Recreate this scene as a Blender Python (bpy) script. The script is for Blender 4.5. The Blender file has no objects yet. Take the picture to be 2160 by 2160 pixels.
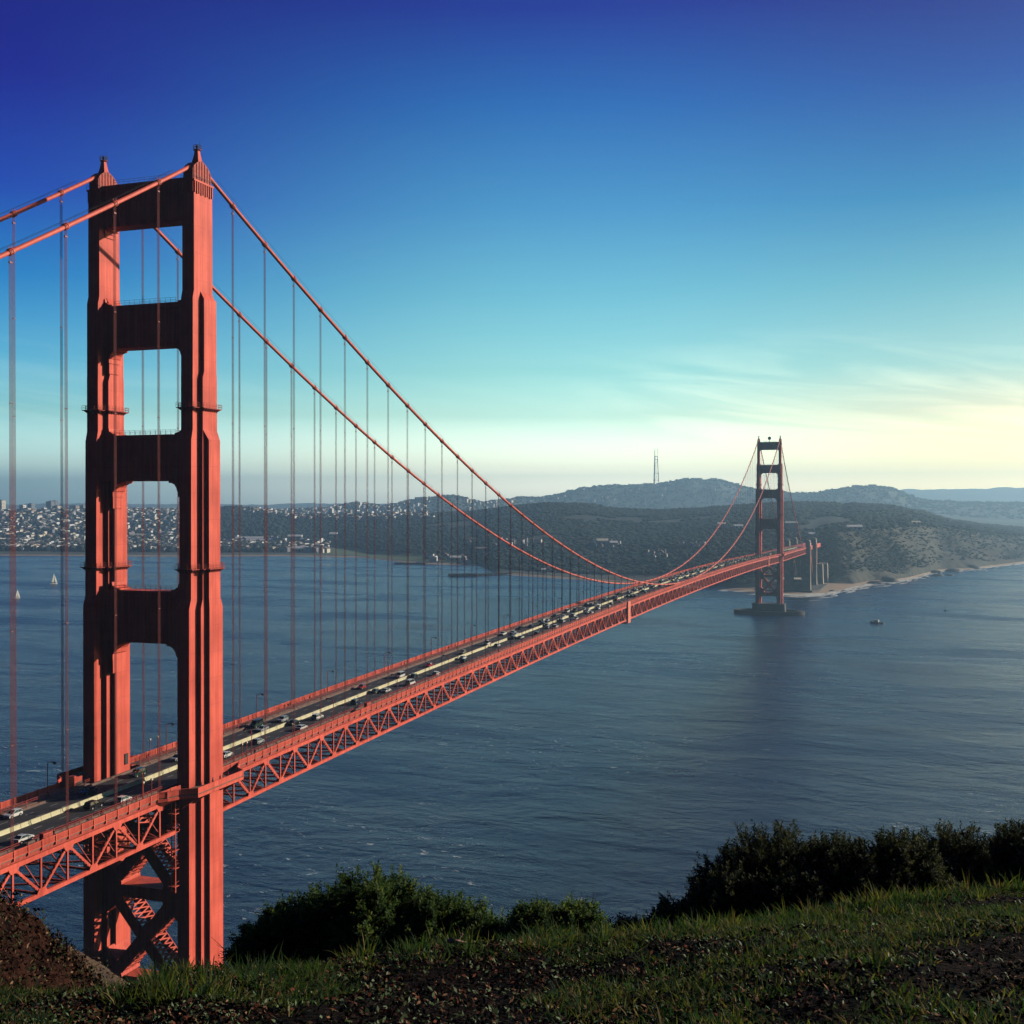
import bpy, math, random
import numpy as np
from mathutils import Vector, Matrix, noise as mnoise
random.seed(7); rng = np.random.default_rng(11)
scene = bpy.context.scene
COL = scene.collection

# ------------------------------------------------------------------ camera (x = west, y = south along the bridge, z = up, metres)
CAM = np.array([177.84, -237.26, 145.14]); YAW, PIT, ROL, FPX = -0.33756, -0.0088, 0.00077, 2416.8
def _basis():
    cy, sy = math.cos(YAW), math.sin(YAW)
    f = np.array([sy*math.cos(PIT), cy*math.cos(PIT), math.sin(PIT)])
    r = np.array([cy, -sy, 0.0]); u = np.cross(r, f)
    return r*math.cos(ROL)+u*math.sin(ROL), -r*math.sin(ROL)+u*math.cos(ROL), f
CR, CU, CF = _basis()
cd = bpy.data.cameras.new('camera'); cam = bpy.data.objects.new('camera', cd); COL.objects.link(cam)
cd.sensor_width = 36; cd.lens = 36*FPX/2160; cd.clip_start = 0.2; cd.clip_end = 90000
m = Matrix(((CR[0], CU[0], -CF[0], CAM[0]), (CR[1], CU[1], -CF[1], CAM[1]), (CR[2], CU[2], -CF[2], CAM[2]), (0, 0, 0, 1)))
cam.matrix_world = m; scene.camera = cam

# ------------------------------------------------------------------ sky, sun, exposure
SUN_EL, SUN_AZ = math.radians(20), math.radians(51)      # azimuth from +y (south) towards +x (west)
world = bpy.data.worlds.new('World'); scene.world = world; world.use_nodes = True
nt = world.node_tree; nt.nodes.clear()
def N(t, **kw):
    n = nt.nodes.new(t)
    for k, v in kw.items(): setattr(n, k, v)
    return n
def L(a, b): nt.links.new(a, b)
def MTH(op, a, b=None, c=None):
    n = N('ShaderNodeMath', operation=op)
    for i, v in enumerate((a, b, c)):
        if v is None: continue
        if isinstance(v, (int, float)): n.inputs[i].default_value = v
        else: L(v, n.inputs[i])
    return n.outputs[0]
def RAMP(fac, stops, interp='LINEAR'):
    n = N('ShaderNodeValToRGB'); n.color_ramp.interpolation = interp
    while len(n.color_ramp.elements) < len(stops): n.color_ramp.elements.new(0.5)
    for e, (p, c) in zip(n.color_ramp.elements, stops):
        e.position = p; e.color = (*c, 1) if len(c) == 3 else c
    L(fac, n.inputs[0]); return n.outputs[0]
def MIX(a, b, fac, bt='MIX'):
    n = N('ShaderNodeMix', data_type='RGBA', blend_type=bt)
    for s, v in ((n.inputs[0], fac), (n.inputs[6], a), (n.inputs[7], b)):
        if isinstance(v, (int, float)): s.default_value = v
        elif isinstance(v, tuple): s.default_value = (*v, 1)
        else: L(v, s)
    return n.outputs[2]
sky = N('ShaderNodeTexSky', sky_type='NISHITA'); sky.sun_disc = False
sky.sun_elevation = SUN_EL; sky.sun_rotation = SUN_AZ
sky.altitude = 150; sky.air_density = 1.0; sky.dust_density = 1.2; sky.ozone_density = 2.5
tc = N('ShaderNodeTexCoord'); sp = N('ShaderNodeSeparateXYZ'); L(tc.outputs['Generated'], sp.inputs[0])
el = MTH('MULTIPLY', MTH('ARCSINE', sp.outputs[2]), 57.2958)              # elevation, degrees
az = MTH('MULTIPLY', MTH('ARCTAN2', sp.outputs[0], sp.outputs[1]), 57.2958)  # azimuth, degrees from +y towards +x
elf = MTH('DIVIDE', el, 25.0)
azf = MTH('DIVIDE', MTH('ADD', az, 60.0), 120.0)
# colour grade of the clear sky by elevation for three bearings (east of the span, along the span, west towards the sun)
TINT = {"L": [[23.22, 0.0045, 0.0027, 0.7179],
  [19.06, 0.004, 0.0024, 0.8459],
  [14.21, 0.0032, 0.214, 1.2273],
  [10.41, 0.0026, 0.7819, 1.5341],
  [6.51, 0.4367, 1.5595, 1.9386],
  [4.24, 1.206, 2.2221, 2.2202],
  [1.78, 3.5223, 4.6701, 5.0126],
  [0.69, 3.2653, 5.2432, 6.6296],
  [0.07, 3.2653, 5.2432, 6.6296]], "C": [[23.22, 0.0039, 0.1026, 0.8783],
  [19.06, 0.0463, 0.556, 1.2235],
  [14.21, 0.3092, 1.0987, 1.4451],
  [10.41, 0.6829, 1.623, 1.5729],
  [6.51, 1.2655, 2.1616, 1.8014],
  [4.24, 2.2828, 2.8817, 2.352],
  [1.78, 6.5486, 6.3717, 5.7229],
  [0.69, 10.9593, 11.0266, 10.8352],
  [0.07, 10.9593, 11.0266, 10.8352]], "R": [[23.22, 0.0023, 0.0016, 0.4695],
  [19.06, 0.002, 0.1809, 0.709],
  [14.21, 0.0583, 0.5894, 0.8717],
  [10.41, 0.4266, 1.0164, 0.9539],
  [6.51, 1.0214, 1.3848, 1.1163],
  [4.24, 2.2274, 1.7819, 1.1473],
  [1.78, 4.0653, 3.5006, 1.8788],
  [0.69, 6.5899, 5.9979, 3.6022],
  [0.07, 6.5899, 5.9979, 3.6022]]}
def tint_ramp(k):
    rows = sorted(TINT[k]); return RAMP(elf, [(max(0, r[0]/25.0), (r[1]/20, r[2]/20, r[3]/20)) for r in rows])
def ss(x, a, b):
    n = N('ShaderNodeMapRange', interpolation_type='SMOOTHSTEP'); n.inputs['From Min'].default_value = a; n.inputs['From Max'].default_value = b
    L(x, n.inputs['Value']); return n.outputs[0]
tint = MIX(tint_ramp('L'), tint_ramp('C'), ss(az, -45.0, -19.0)); tint = MIX(tint, tint_ramp('R'), ss(az, -19.0, 6.0))
vm = N('ShaderNodeVectorMath', operation='SCALE'); vm.inputs['Scale'].default_value = 20.0; L(tint, vm.inputs[0])
skc = MIX(sky.outputs[0], vm.outputs[0], 1.0, 'MULTIPLY')
# deep blue away from the sun and overhead
away = MTH('ABSOLUTE', MTH('SUBTRACT', az, 0.0))
skc = MIX(skc, (0.10, 0.10, 0.42), MTH('MULTIPLY', ss(away, 50.0, 88.0), MTH('SUBTRACT', 1.0, MTH('MULTIPLY', ss(az, 45.0, 46.0), ss(MTH('MULTIPLY', az, -1.0), -110.0, -85.0)))))
skc = MIX(skc, (0.12, 0.22, 0.75), ss(el, 22.0, 55.0))
# thin cirrus low in the south-west
cmb = N('ShaderNodeCombineXYZ'); L(MTH('MULTIPLY', MTH('ADD', az, MTH('MULTIPLY', el, 1.6)), 0.10), cmb.inputs[0]); L(MTH('MULTIPLY', MTH('ADD', el, MTH('MULTIPLY', az, 0.10)), 0.75), cmb.inputs[1])
cn = N('ShaderNodeTexNoise'); cn.inputs['Scale'].default_value = 1.0; cn.inputs['Detail'].default_value = 7; cn.inputs['Roughness'].default_value = 0.55; cn.inputs['Distortion'].default_value = 0.7
L(cmb.outputs[0], cn.inputs['Vector'])
wisp = RAMP(cn.outputs[0], [(0.43, (0, 0, 0)), (0.60, (1, 1, 1))])
band = RAMP(elf, [(0.05, (0.0, 0.0, 0.0)), (0.11, (0.5, 0.5, 0.5)), (0.18, (0.95, 0.95, 0.95)), (0.25, (0.6, 0.6, 0.6)), (0.34, (0.0, 0.0, 0.0))])
side = RAMP(azf, [(0.16, (0.25, 0.25, 0.25)), (0.26, (0.06, 0.06, 0.06)), (0.36, (0.10, 0.10, 0.10)), (0.42, (0.8, 0.8, 0.8)), (1.0, (1, 1, 1))])
cfac = MTH('MULTIPLY', MTH('MULTIPLY', MTH('MULTIPLY', wisp, band), side), 1.0)
vc = N('ShaderNodeVectorMath', operation='SCALE'); vc.inputs[0].default_value = (4.6, 3.6, 2.2); L(cfac, vc.inputs['Scale'])
va = N('ShaderNodeVectorMath', operation='ADD'); L(skc, va.inputs[0]); L(vc.outputs[0], va.inputs[1]); skc = va.outputs[0]
bg = N('ShaderNodeBackground'); bg.inputs['Strength'].default_value = 0.10
L(skc, bg.inputs[0]); wo = N('ShaderNodeOutputWorld'); L(bg.outputs[0], wo.inputs[0])
sd = bpy.data.lights.new('sun', 'SUN'); sd.energy = 5.0; sd.angle = math.radians(0.5); sd.color = (1.0, 0.87, 0.70)
sun = bpy.data.objects.new('sun', sd); COL.objects.link(sun)
sdir = Vector((math.sin(SUN_AZ)*math.cos(SUN_EL), math.cos(SUN_AZ)*math.cos(SUN_EL), math.sin(SUN_EL)))
sun.rotation_euler = sdir.to_track_quat('Z', 'Y').to_euler(); sun.location = (300, 300, 400)
vs = scene.view_settings; vs.view_transform = 'Standard'; vs.look = 'None'; vs.exposure = 0.0; vs.gamma = 1.0; vs.use_curve_mapping = False
scene.cycles.caustics_reflective = False; scene.cycles.caustics_refractive = False; scene.cycles.max_bounces = 6; scene.cycles.diffuse_bounces = 0; scene.cycles.volume_bounces = 1

# ------------------------------------------------------------------ materials
def mat(name, col, rough=0.6, metal=0.0, var=0.0, vscale=1.0, bump=0.0, bscale=5.0, col2=None, spec=None, emit=None):
    M = bpy.data.materials.new(name); M.use_nodes = True
    t = M.node_tree; b = t.nodes['Principled BSDF']
    b.inputs['Base Color'].default_value = (*col, 1); b.inputs['Roughness'].default_value = rough; b.inputs['Metallic'].default_value = metal
    if spec is not None: b.inputs['Specular IOR Level'].default_value = spec
    if var or col2 or bump:
        g = t.nodes.new('ShaderNodeNewGeometry')
        n = t.nodes.new('ShaderNodeTexNoise'); n.inputs['Scale'].default_value = vscale; n.inputs['Detail'].default_value = 6; n.inputs['Roughness'].default_value = 0.6
        t.links.new(g.outputs['Position'], n.inputs['Vector'])
        if var or col2:
            r = t.nodes.new('ShaderNodeValToRGB'); r.color_ramp.elements[0].position = 0.32; r.color_ramp.elements[1].position = 0.68
            c0 = tuple(x*(1-var) for x in col); c1 = tuple(min(1, x*(1+var)) for x in col) if col2 is None else col2
            r.color_ramp.elements[0].color = (*c0, 1); r.color_ramp.elements[1].color = (*c1, 1)
            t.links.new(n.outputs[0], r.inputs[0]); t.links.new(r.outputs[0], b.inputs['Base Color'])
        if bump:
            n2 = t.nodes.new('ShaderNodeTexNoise'); n2.inputs['Scale'].default_value = bscale; n2.inputs['Detail'].default_value = 5
            t.links.new(g.outputs['Position'], n2.inputs['Vector'])
            bp = t.nodes.new('ShaderNodeBump'); bp.inputs['Distance'].default_value = bump
            t.links.new(n2.outputs[0], bp.inputs['Height']); t.links.new(bp.outputs[0], b.inputs['Normal'])
    return M
def leaf(name, col, tr=0.45):
    M = mat(name, col, 0.8, spec=0.2); t = M.node_tree; b = t.nodes['Principled BSDF']; o = t.nodes['Material Output']
    x = t.nodes.new('ShaderNodeBsdfTranslucent'); x.inputs[0].default_value = (min(1, col[0]*1.6), min(1, col[1]*1.6), col[2]*.9, 1)
    m_ = t.nodes.new('ShaderNodeMixShader'); m_.inputs[0].default_value = tr
    t.links.new(b.outputs[0], m_.inputs[1]); t.links.new(x.outputs[0], m_.inputs[2]); t.links.new(m_.outputs[0], o.inputs['Surface']); return M
def paint_material():
    M = mat('orange_paint', (0.80, 0.17, 0.11), 0.62, spec=0.25)
    t = M.node_tree; b = t.nodes['Principled BSDF']; g = t.nodes.new('ShaderNodeNewGeometry')
    mp = t.nodes.new('ShaderNodeMapping'); mp.inputs['Scale'].default_value = (0.7, 0.7, 0.06)
    n = t.nodes.new('ShaderNodeTexNoise'); n.inputs['Scale'].default_value = 0.9; n.inputs['Detail'].default_value = 6
    n2 = t.nodes.new('ShaderNodeTexNoise'); n2.inputs['Scale'].default_value = 0.12; n2.inputs['Detail'].default_value = 3
    br = t.nodes.new('ShaderNodeTexBrick'); br.inputs['Scale'].default_value = 1.0; br.inputs['Brick Width'].default_value = 1.07; br.inputs['Row Height'].default_value = 6.4; br.inputs['Mortar Size'].default_value = 0.05; br.offset = 0
    cx = t.nodes.new('ShaderNodeSeparateXYZ'); cb = t.nodes.new('ShaderNodeCombineXYZ'); ad = t.nodes.new('ShaderNodeMath'); ad.operation = 'ADD'
    t.links.new(g.outputs['Position'], cx.inputs[0]); t.links.new(cx.outputs[0], ad.inputs[0]); t.links.new(cx.outputs[1], ad.inputs[1])
    t.links.new(ad.outputs[0], cb.inputs[0]); t.links.new(cx.outputs[2], cb.inputs[1]); t.links.new(cb.outputs[0], br.inputs['Vector'])
    t.links.new(g.outputs['Position'], mp.inputs[0]); t.links.new(mp.outputs[0], n.inputs['Vector']); t.links.new(g.outputs['Position'], n2.inputs['Vector'])
    r = t.nodes.new('ShaderNodeValToRGB'); e = r.color_ramp.elements
    e[0].position = 0.3; e[0].color = (0.66, 0.096, 0.064, 1); e[1].position = 0.62; e[1].color = (0.88, 0.155, 0.100, 1)
    t.links.new(n.outputs[0], r.inputs[0])
    mx = t.nodes.new('ShaderNodeMix'); mx.data_type = 'RGBA'; mx.blend_type = 'MULTIPLY'; mx.inputs[0].default_value = 1
    r2 = t.nodes.new('ShaderNodeValToRGB'); r2.color_ramp.elements[0].position = .3; r2.color_ramp.elements[0].color = (.76, .69, .68, 1); r2.color_ramp.elements[1].position = .6
    t.links.new(n2.outputs[0], r2.inputs[0]); t.links.new(r.outputs[0], mx.inputs[6]); t.links.new(r2.outputs[0], mx.inputs[7])
    mx2 = t.nodes.new('ShaderNodeMix'); mx2.data_type = 'RGBA'; mx2.blend_type = 'MULTIPLY'
    ml = t.nodes.new('ShaderNodeMath'); ml.operation = 'MULTIPLY'; ml.inputs[1].default_value = 0.75
    t.links.new(br.outputs['Fac'], ml.inputs[0]); t.links.new(ml.outputs[0], mx2.inputs[0]); t.links.new(mx.outputs[2], mx2.inputs[6]); mx2.inputs[7].default_value = (.72, .68, .68, 1)
    t.links.new(mx2.outputs[2], b.inputs['Base Color'])
    return M
ORANGE = paint_material()
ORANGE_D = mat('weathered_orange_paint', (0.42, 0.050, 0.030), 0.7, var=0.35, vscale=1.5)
CABLEM = mat('cable_paint', (0.70, 0.12, 0.075), 0.6, var=0.15, vscale=0.8)
ROPE = mat('wire_rope', (0.34, 0.085, 0.075), 0.6, var=0.2, vscale=1)
ASPH = mat('asphalt', (0.035, 0.034, 0.038), 0.85, var=0.3, vscale=0.4, bump=0.01, bscale=8)
SIDEW = mat('sidewalk_concrete', (0.22, 0.13, 0.10), 0.85, var=0.25, vscale=0.7)
YEL = mat('barrier_concrete', (0.72, 0.66, 0.40), 0.7, var=0.1, vscale=2)
WHT = mat('white_marking', (0.55, 0.55, 0.52), 0.7)
CONC = mat('pale_concrete', (0.55, 0.48, 0.36), 0.85, var=0.2, vscale=0.15, bump=0.05, bscale=1)
CONC_D = mat('wet_concrete', (0.06, 0.055, 0.05), 0.8, var=0.3, vscale=0.2)
BRICK = mat('brick', (0.20, 0.09, 0.06), 0.85, var=0.25, vscale=0.3)
DARKM = mat('dark_steel', (0.03, 0.025, 0.025), 0.6)
GLASS = mat('dark_glass', (0.01, 0.012, 0.015), 0.08)
RUBBER = mat('black_rubber', (0.012, 0.012, 0.012), 0.8)
LAMPG = mat('lamp_glass', (0.75, 0.68, 0.5), 0.3)
SKIN = mat('skin', (0.45, 0.26, 0.18), 0.6)
HAIRM = mat('dark_hair', (0.02, 0.014, 0.01), 0.6)

# ------------------------------------------------------------------ mesh helpers
def tag(o, label=None, cat=None, group=None, kind=None):
    if label: o['label'] = label
    if cat: o['category'] = cat
    if group: o['group'] = group
    if kind: o['kind'] = kind
    return o
def empty(name, loc=(0, 0, 0), rz=0.0, parent=None):
    o = bpy.data.objects.new(name, None); COL.objects.link(o); o.location = loc; o.rotation_euler = (0, 0, rz)
    if parent: o.parent = parent
    return o
class MB:
    def __init__(s): s.v = []; s.f = []; s.mi = []
    def add(s, vs, fs, mi=0):
        b = len(s.v); s.v.extend([tuple(x) for x in vs]); s.f.extend([tuple(i+b for i in f) for f in fs]); s.mi.extend([mi]*len(fs)); return s
    def box(s, x0, x1, y0, y1, z0, z1, mi=0):
        return s.add([(x0,y0,z0),(x1,y0,z0),(x1,y1,z0),(x0,y1,z0),(x0,y0,z1),(x1,y0,z1),(x1,y1,z1),(x0,y1,z1)],
                     [(0,3,2,1),(4,5,6,7),(0,1,5,4),(1,2,6,5),(2,3,7,6),(3,0,4,7)], mi)
    def beam(s, a, b, w, h, up=(0, 0, 1), mi=0):
        a = Vector(a); b = Vector(b); d = (b-a).normalized(); up = Vector(up)
        if abs(d.dot(up)) > .98: up = Vector((0, 1, 0))
        r = d.cross(up).normalized()*(w/2); u = r.cross(d).normalized()*(h/2)
        return s.add([a-r-u, a+r-u, a+r+u, a-r+u, b-r-u, b+r-u, b+r+u, b-r+u], [(0,1,2,3),(7,6,5,4),(0,4,5,1),(1,5,6,2),(2,6,7,3),(3,7,4,0)], mi)
    def tube(s, pts, r, n=8, mi=0, caps=True, rs=None):
        pts = [Vector(p) for p in pts]; vs = []; fs = []
        for i, p in enumerate(pts):
            d = (pts[min(i+1, len(pts)-1)]-pts[max(i-1, 0)]).normalized()
            up = Vector((1, 0, 0)) if abs(d.x) < .9 else Vector((0, 0, 1))
            a = d.cross(up).normalized(); b = d.cross(a).normalized(); rr = rs[i] if rs else r
            for k in range(n):
                t = 2*math.pi*k/n; vs.append(p+a*math.cos(t)*rr+b*math.sin(t)*rr)
        for i in range(len(pts)-1):
            for k in range(n): fs.append((i*n+k, i*n+(k+1) % n, (i+1)*n+(k+1) % n, (i+1)*n+k))
        if caps: fs.append(tuple(range(n))[::-1]); fs.append(tuple((len(pts)-1)*n+k for k in range(n)))
        return s.add(vs, fs, mi)
    def loft(s, rings, mi=0, caps=True):
        n = len(rings[0]); vs = [p for r in rings for p in r]; fs = []
        for i in range(len(rings)-1):
            for k in range(n): fs.append((i*n+k, i*n+(k+1) % n, (i+1)*n+(k+1) % n, (i+1)*n+k))
        if caps: fs.append(tuple(range(n))[::-1]); fs.append(tuple((len(rings)-1)*n+k for k in range(n)))
        return s.add(vs, fs, mi)
    def prism_y(s, out, y0, y1, mi=0):     # outline of (x, z)
        return s.loft([[(x, y0, z) for x, z in out], [(x, y1, z) for x, z in out]], mi)
    def prism_x(s, out, x0, x1, mi=0):     # outline of (y, z)
        return s.loft([[(x0, y, z) for y, z in out], [(x1, y, z) for y, z in out]], mi)
    def build(s, name, mats, parent=None, smooth=False):
        me = bpy.data.meshes.new(name); me.from_pydata(s.v, [], s.f)
        if not isinstance(mats, (list, tuple)): mats = [mats]
        for q in mats: me.materials.append(q)
        if len(mats) > 1: me.polygons.foreach_set('material_index', s.mi)
        me.update()
        import bmesh
        bm = bmesh.new(); bm.from_mesh(me); bmesh.ops.recalc_face_normals(bm, faces=bm.faces); bm.to_mesh(me); bm.free()
        if smooth: me.polygons.foreach_set('use_smooth', [True]*len(me.polygons))
        o = bpy.data.objects.new(name, me); COL.objects.link(o)
        if parent: o.parent = parent
        return o
def np_mesh(name, V, F, mats, mi=None, smooth=False, parent=None):
    V = np.asarray(V, np.float32); F = np.asarray(F, np.int32); k = F.shape[1]
    me = bpy.data.meshes.new(name); me.vertices.add(len(V)); me.vertices.foreach_set('co', V.ravel())
    me.loops.add(F.size); me.loops.foreach_set('vertex_index', F.ravel())
    me.polygons.add(len(F)); me.polygons.foreach_set('loop_start', np.arange(len(F), dtype=np.int32)*k)
    try: me.polygons.foreach_set('loop_total', np.full(len(F), k, np.int32))
    except Exception: pass
    if not isinstance(mats, (list, tuple)): mats = [mats]
    for q in mats: me.materials.append(q)
    if mi is not None: me.polygons.foreach_set('material_index', np.asarray(mi, np.int32))
    if smooth: me.polygons.foreach_set('use_smooth', np.ones(len(F), bool))
    me.update(calc_edges=True); me.validate()
    o = bpy.data.objects.new(name, me); COL.objects.link(o)
    if parent: o.parent = parent
    return o
def copy_tree(o, parent=None):
    c = o.copy(); COL.objects.link(c); c.parent = parent
    for ch in list(o.children): copy_tree(ch, c)
    return c
def dirv(u, v): return CF+((u-1080)/FPX)*CR-((v-1080)/FPX)*CU
def land_pt(u, D, z=0.0):
    d = dirv(u, 1059.0); return np.array([CAM[0]+D*d[0], CAM[1]+D*d[1], z])
def z_at(u, v, D): return CAM[2]+D*dirv(u, v)[2]
def smooth_noise(n, seed):        # periodic-free value noise on a grid helper
    r = np.random.default_rng(seed); return r.random(n)
def vnoise(x, y, seed=0):
    x = np.asarray(x, float); y = np.asarray(y, float)
    xi = np.floor(x).astype(np.int64); yi = np.floor(y).astype(np.int64); fx = x-xi; fy = y-yi
    fx = fx*fx*(3-2*fx); fy = fy*fy*(3-2*fy)
    def h(a, b):
        n = (a*374761393+b*668265263+seed*974634777) & 0x7fffffff
        n = ((n ^ (n >> 13))*1274126177) & 0x7fffffff
        return ((n ^ (n >> 16)) & 0xffff)/65535.0
    return (h(xi, yi)*(1-fx)+h(xi+1, yi)*fx)*(1-fy)+(h(xi, yi+1)*(1-fx)+h(xi+1, yi+1)*fx)*fy
def fbm(x, y, o=5, seed=0):
    s = 0; a = .5; t = 0
    for i in range(o): s = s+a*vnoise(x*2**i, y*2**i, seed+i); t += a; a *= .5
    return s/t-.5

# ------------------------------------------------------------------ water
def water_material():
    M = bpy.data.materials.new('sea_water'); M.use_nodes = True; t = M.node_tree; b = t.nodes['Principled BSDF']
    def n(ty, **k):
        q = t.nodes.new(ty)
        for a, v in k.items(): setattr(q, a, v)
        return q
    g = n('ShaderNodeNewGeometry')
    b.inputs['Base Color'].default_value = (0.002, 0.018, 0.064, 1); b.inputs['Roughness'].default_value = 0.16; b.inputs['IOR'].default_value = 1.33
    def noise(scale, detail, sx=1, sy=1, rot=0.0, rough=.55, dist=0.0):
        mp = n('ShaderNodeMapping'); mp.inputs['Scale'].default_value = (sx, sy, 1); mp.inputs['Rotation'].default_value = (0, 0, rot)
        q = n('ShaderNodeTexNoise'); q.inputs['Scale'].default_value = scale; q.inputs['Detail'].default_value = detail; q.inputs['Roughness'].default_value = rough; q.inputs['Distortion'].default_value = dist
        t.links.new(g.outputs['Position'], mp.inputs[0]); t.links.new(mp.outputs[0], q.inputs['Vector']); return q.outputs[0]
    w1 = noise(0.13, 5, 1, 1.5, 0.7, dist=.5); w2 = noise(0.05, 4, 1, 1.5, 0.35, dist=.5); w3 = noise(0.9, 3, 1, 1.6, 0.6)
    b1 = n('ShaderNodeBump'); b1.inputs['Distance'].default_value = 1.3; b1.inputs['Strength'].default_value = 1.0; t.links.new(w1, b1.inputs['Height'])
    b2 = n('ShaderNodeBump'); b2.inputs['Distance'].default_value = 1.4; t.links.new(w2, b2.inputs['Height']); t.links.new(b1.outputs[0], b2.inputs['Normal'])
    b3 = n('ShaderNodeBump'); b3.inputs['Distance'].default_value = 0.35; t.links.new(w3, b3.inputs['Height']); t.links.new(b2.outputs[0], b3.inputs['Normal'])
    t.links.new(b3.outputs[0], b.inputs['Normal'])
    b4 = n('ShaderNodeBump'); b4.inputs['Distance'].default_value = 3.2; t.links.new(noise(0.02, 4, 1, 1.9, 0.45, dist=.4), b4.inputs['Height']); t.links.new(b3.outputs[0], b4.inputs['Normal']); t.links.new(b4.outputs[0], b.inputs['Normal'])
    sp_ = n('ShaderNodeMapRange'); sp_.inputs['From Min'].default_value = .35; sp_.inputs['From Max'].default_value = .65; sp_.inputs['To Min'].default_value = .25; sp_.inputs['To Max'].default_value = 1.0
    t.links.new(noise(0.006, 5, 1, 2.6, 0.25, dist=.6), sp_.inputs['Value']); t.links.new(sp_.outputs[0], b1.inputs['Strength']); t.links.new(sp_.outputs[0], b2.inputs['Strength'])
    # wind patches change the roughness, broken foam is white
    wp = noise(0.0035, 5, 1, 2.5, 0.3, dist=0.5)
    r = n('ShaderNodeMapRange'); r.inputs['From Min'].default_value = .35; r.inputs['From Max'].default_value = .65; r.inputs['To Min'].default_value = .10; r.inputs['To Max'].default_value = .34
    t.links.new(wp, r.inputs['Value']); t.links.new(r.outputs[0], b.inputs['Roughness'])
    f1 = noise(0.10, 5, 1, 2.2, 0.55, rough=.72, dist=1.0); f2 = noise(0.0045, 4, 1, 1.6, 0.9)
    m1 = n('ShaderNodeMapRange'); m1.inputs['From Min'].default_value = .625; m1.inputs['From Max'].default_value = .665; t.links.new(f1, m1.inputs['Value'])
    m2 = n('ShaderNodeMapRange'); m2.inputs['From Min'].default_value = .47; m2.inputs['From Max'].default_value = .58; t.links.new(f2, m2.inputs['Value'])
    ml = n('ShaderNodeMath', operation='MULTIPLY'); t.links.new(m1.outputs[0], ml.inputs[0]); t.links.new(m2.outputs[0], ml.inputs[1])
    mx = n('ShaderNodeMix', data_type='RGBA'); t.links.new(ml.outputs[0], mx.inputs[0]); mx.inputs[6].default_value = (0.002, 0.018, 0.064, 1); mx.inputs[7].default_value = (.6, .62, .6, 1)
    t.links.new(mx.outputs[2], b.inputs['Base Color'])
    return M
WATER = water_material()
tag(MB().add([(-16900, -8900, 0), (16900, -8900, 0), (16900, 17700, 0), (-16900, 17700, 0)], [(0, 1, 2, 3)]).build('water', WATER), kind='structure')

# ------------------------------------------------------------------ far land
def itp(tab):
    k = sorted(tab); xs = np.array(k, float); ys = np.array([tab[i] for i in k], float)
    return lambda u: np.interp(u, xs, ys)
vCoast = itp({-900:1170, 0:1172, 400:1174, 600:1173, 760:1176, 850:1186, 900:1190, 1009:1193, 1049:1211, 1164:1219, 1304:1229, 1400:1236, 1494:1242, 1592:1252, 1682:1256, 1758:1251, 1838:1230, 1883:1227, 1919:1221, 1983:1204, 2053:1201, 2160:1187, 2500:1165, 3000:1150})
vLow = itp({-900:1138, 0:1142, 400:1145, 600:1150, 700:1162, 850:1170, 1000:1176, 1049:1190, 1100:1196, 1200:1202, 1300:1202, 1450:1188, 1540:1172, 1600:1160, 1717:1142, 1771:1125, 1841:1119, 1893:1111, 1996:1112, 2074:1124, 2160:1132, 3000:1135})
dLow = itp({-900:900, 0:850, 400:800, 700:600, 800:220, 1000:180, 1100:150, 1300:230, 1500:260, 1600:380, 1717:480, 1771:360, 1841:260, 2000:420, 2160:600, 3000:900})
vA = itp({-900:1077, 0:1077, 180:1074, 270:1073, 400:1075, 465:1068, 500:1066, 540:1072, 600:1083, 700:1087, 800:1086, 900:1081, 993:1075, 1040:1069, 1099:1062, 1164:1058, 1235:1059, 1288:1069, 1397:1073, 1500:1067, 1560:1062, 1660:1056, 1757:1057, 1777:1062, 1800:1058, 1870:1062, 1930:1073, 1990:1090, 2060:1101, 2160:1111, 2500:1122, 3000:1125})
RA = itp({-900:5300, 0:5200, 400:5100, 600:4500, 1000:4000, 1150:3700, 1900:3500, 2160:4500, 3000:5500})
vB = itp({-900:1083, 0:1080, 600:1077, 640:1075, 690:1073, 727:1066, 756:1061, 806:1069, 832:1066, 893:1052, 936:1046, 962:1046, 996:1056, 1020:1060, 1049:1058, 1099:1049, 1142:1050, 1190:1040, 1229:1031, 1273:1025, 1320:1024, 1385:1021, 1430:1014, 1459:1010, 1480:1013, 1513:1011, 1551:1023, 1592:1032, 1666:1040, 1718:1042, 1749:1035, 1785:1029, 1832:1026, 1873:1029, 1895:1037, 1919:1049, 1958:1056, 2048:1060, 2160:1061, 3000:1064})
RB = itp({-900:7200, 600:7000, 1000:7000, 1150:8300, 1600:8300, 1750:7400, 3000:7400})
vC = itp({-900:1064, 600:1064, 1700:1058, 1850:1040, 1906:1031, 2000:1033, 2160:1028, 2500:1032, 3000:1040})
US = np.arange(-900, 3001, 9.0)
flatw = itp({1500:25, 1560:60, 1640:160, 1700:235, 1750:215, 1800:70, 1860:25})
def station(u):
    vc = vCoast(u); Dc = CAM[2]/(-dirv(u, vc)[2]); Dl = Dc+dLow(u); Ra = RA(u); Rb = RB(u)
    zA = z_at(u, vA(u), Ra)-9; zB = z_at(u, vB(u), Rb)-4
    return [(Dc-60, -6), (Dc, 0), (Dc+flatw(u), 2.0), (Dl, max(3.5, z_at(u, vLow(u), Dl))), (Ra, zA), (Ra+700, zA*0.62), (Rb-900, min(zA*.6+8, zB*.7)), (Rb, zB), (Rb+1500, zB*.5), (12000, 40), (14500, z_at(u, vC(u), 14500)+40*fbm(np.array([u/40.0]), np.array([3.0]), 4, 8)[0]), (17000, 20)]
NI = 190
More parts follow.
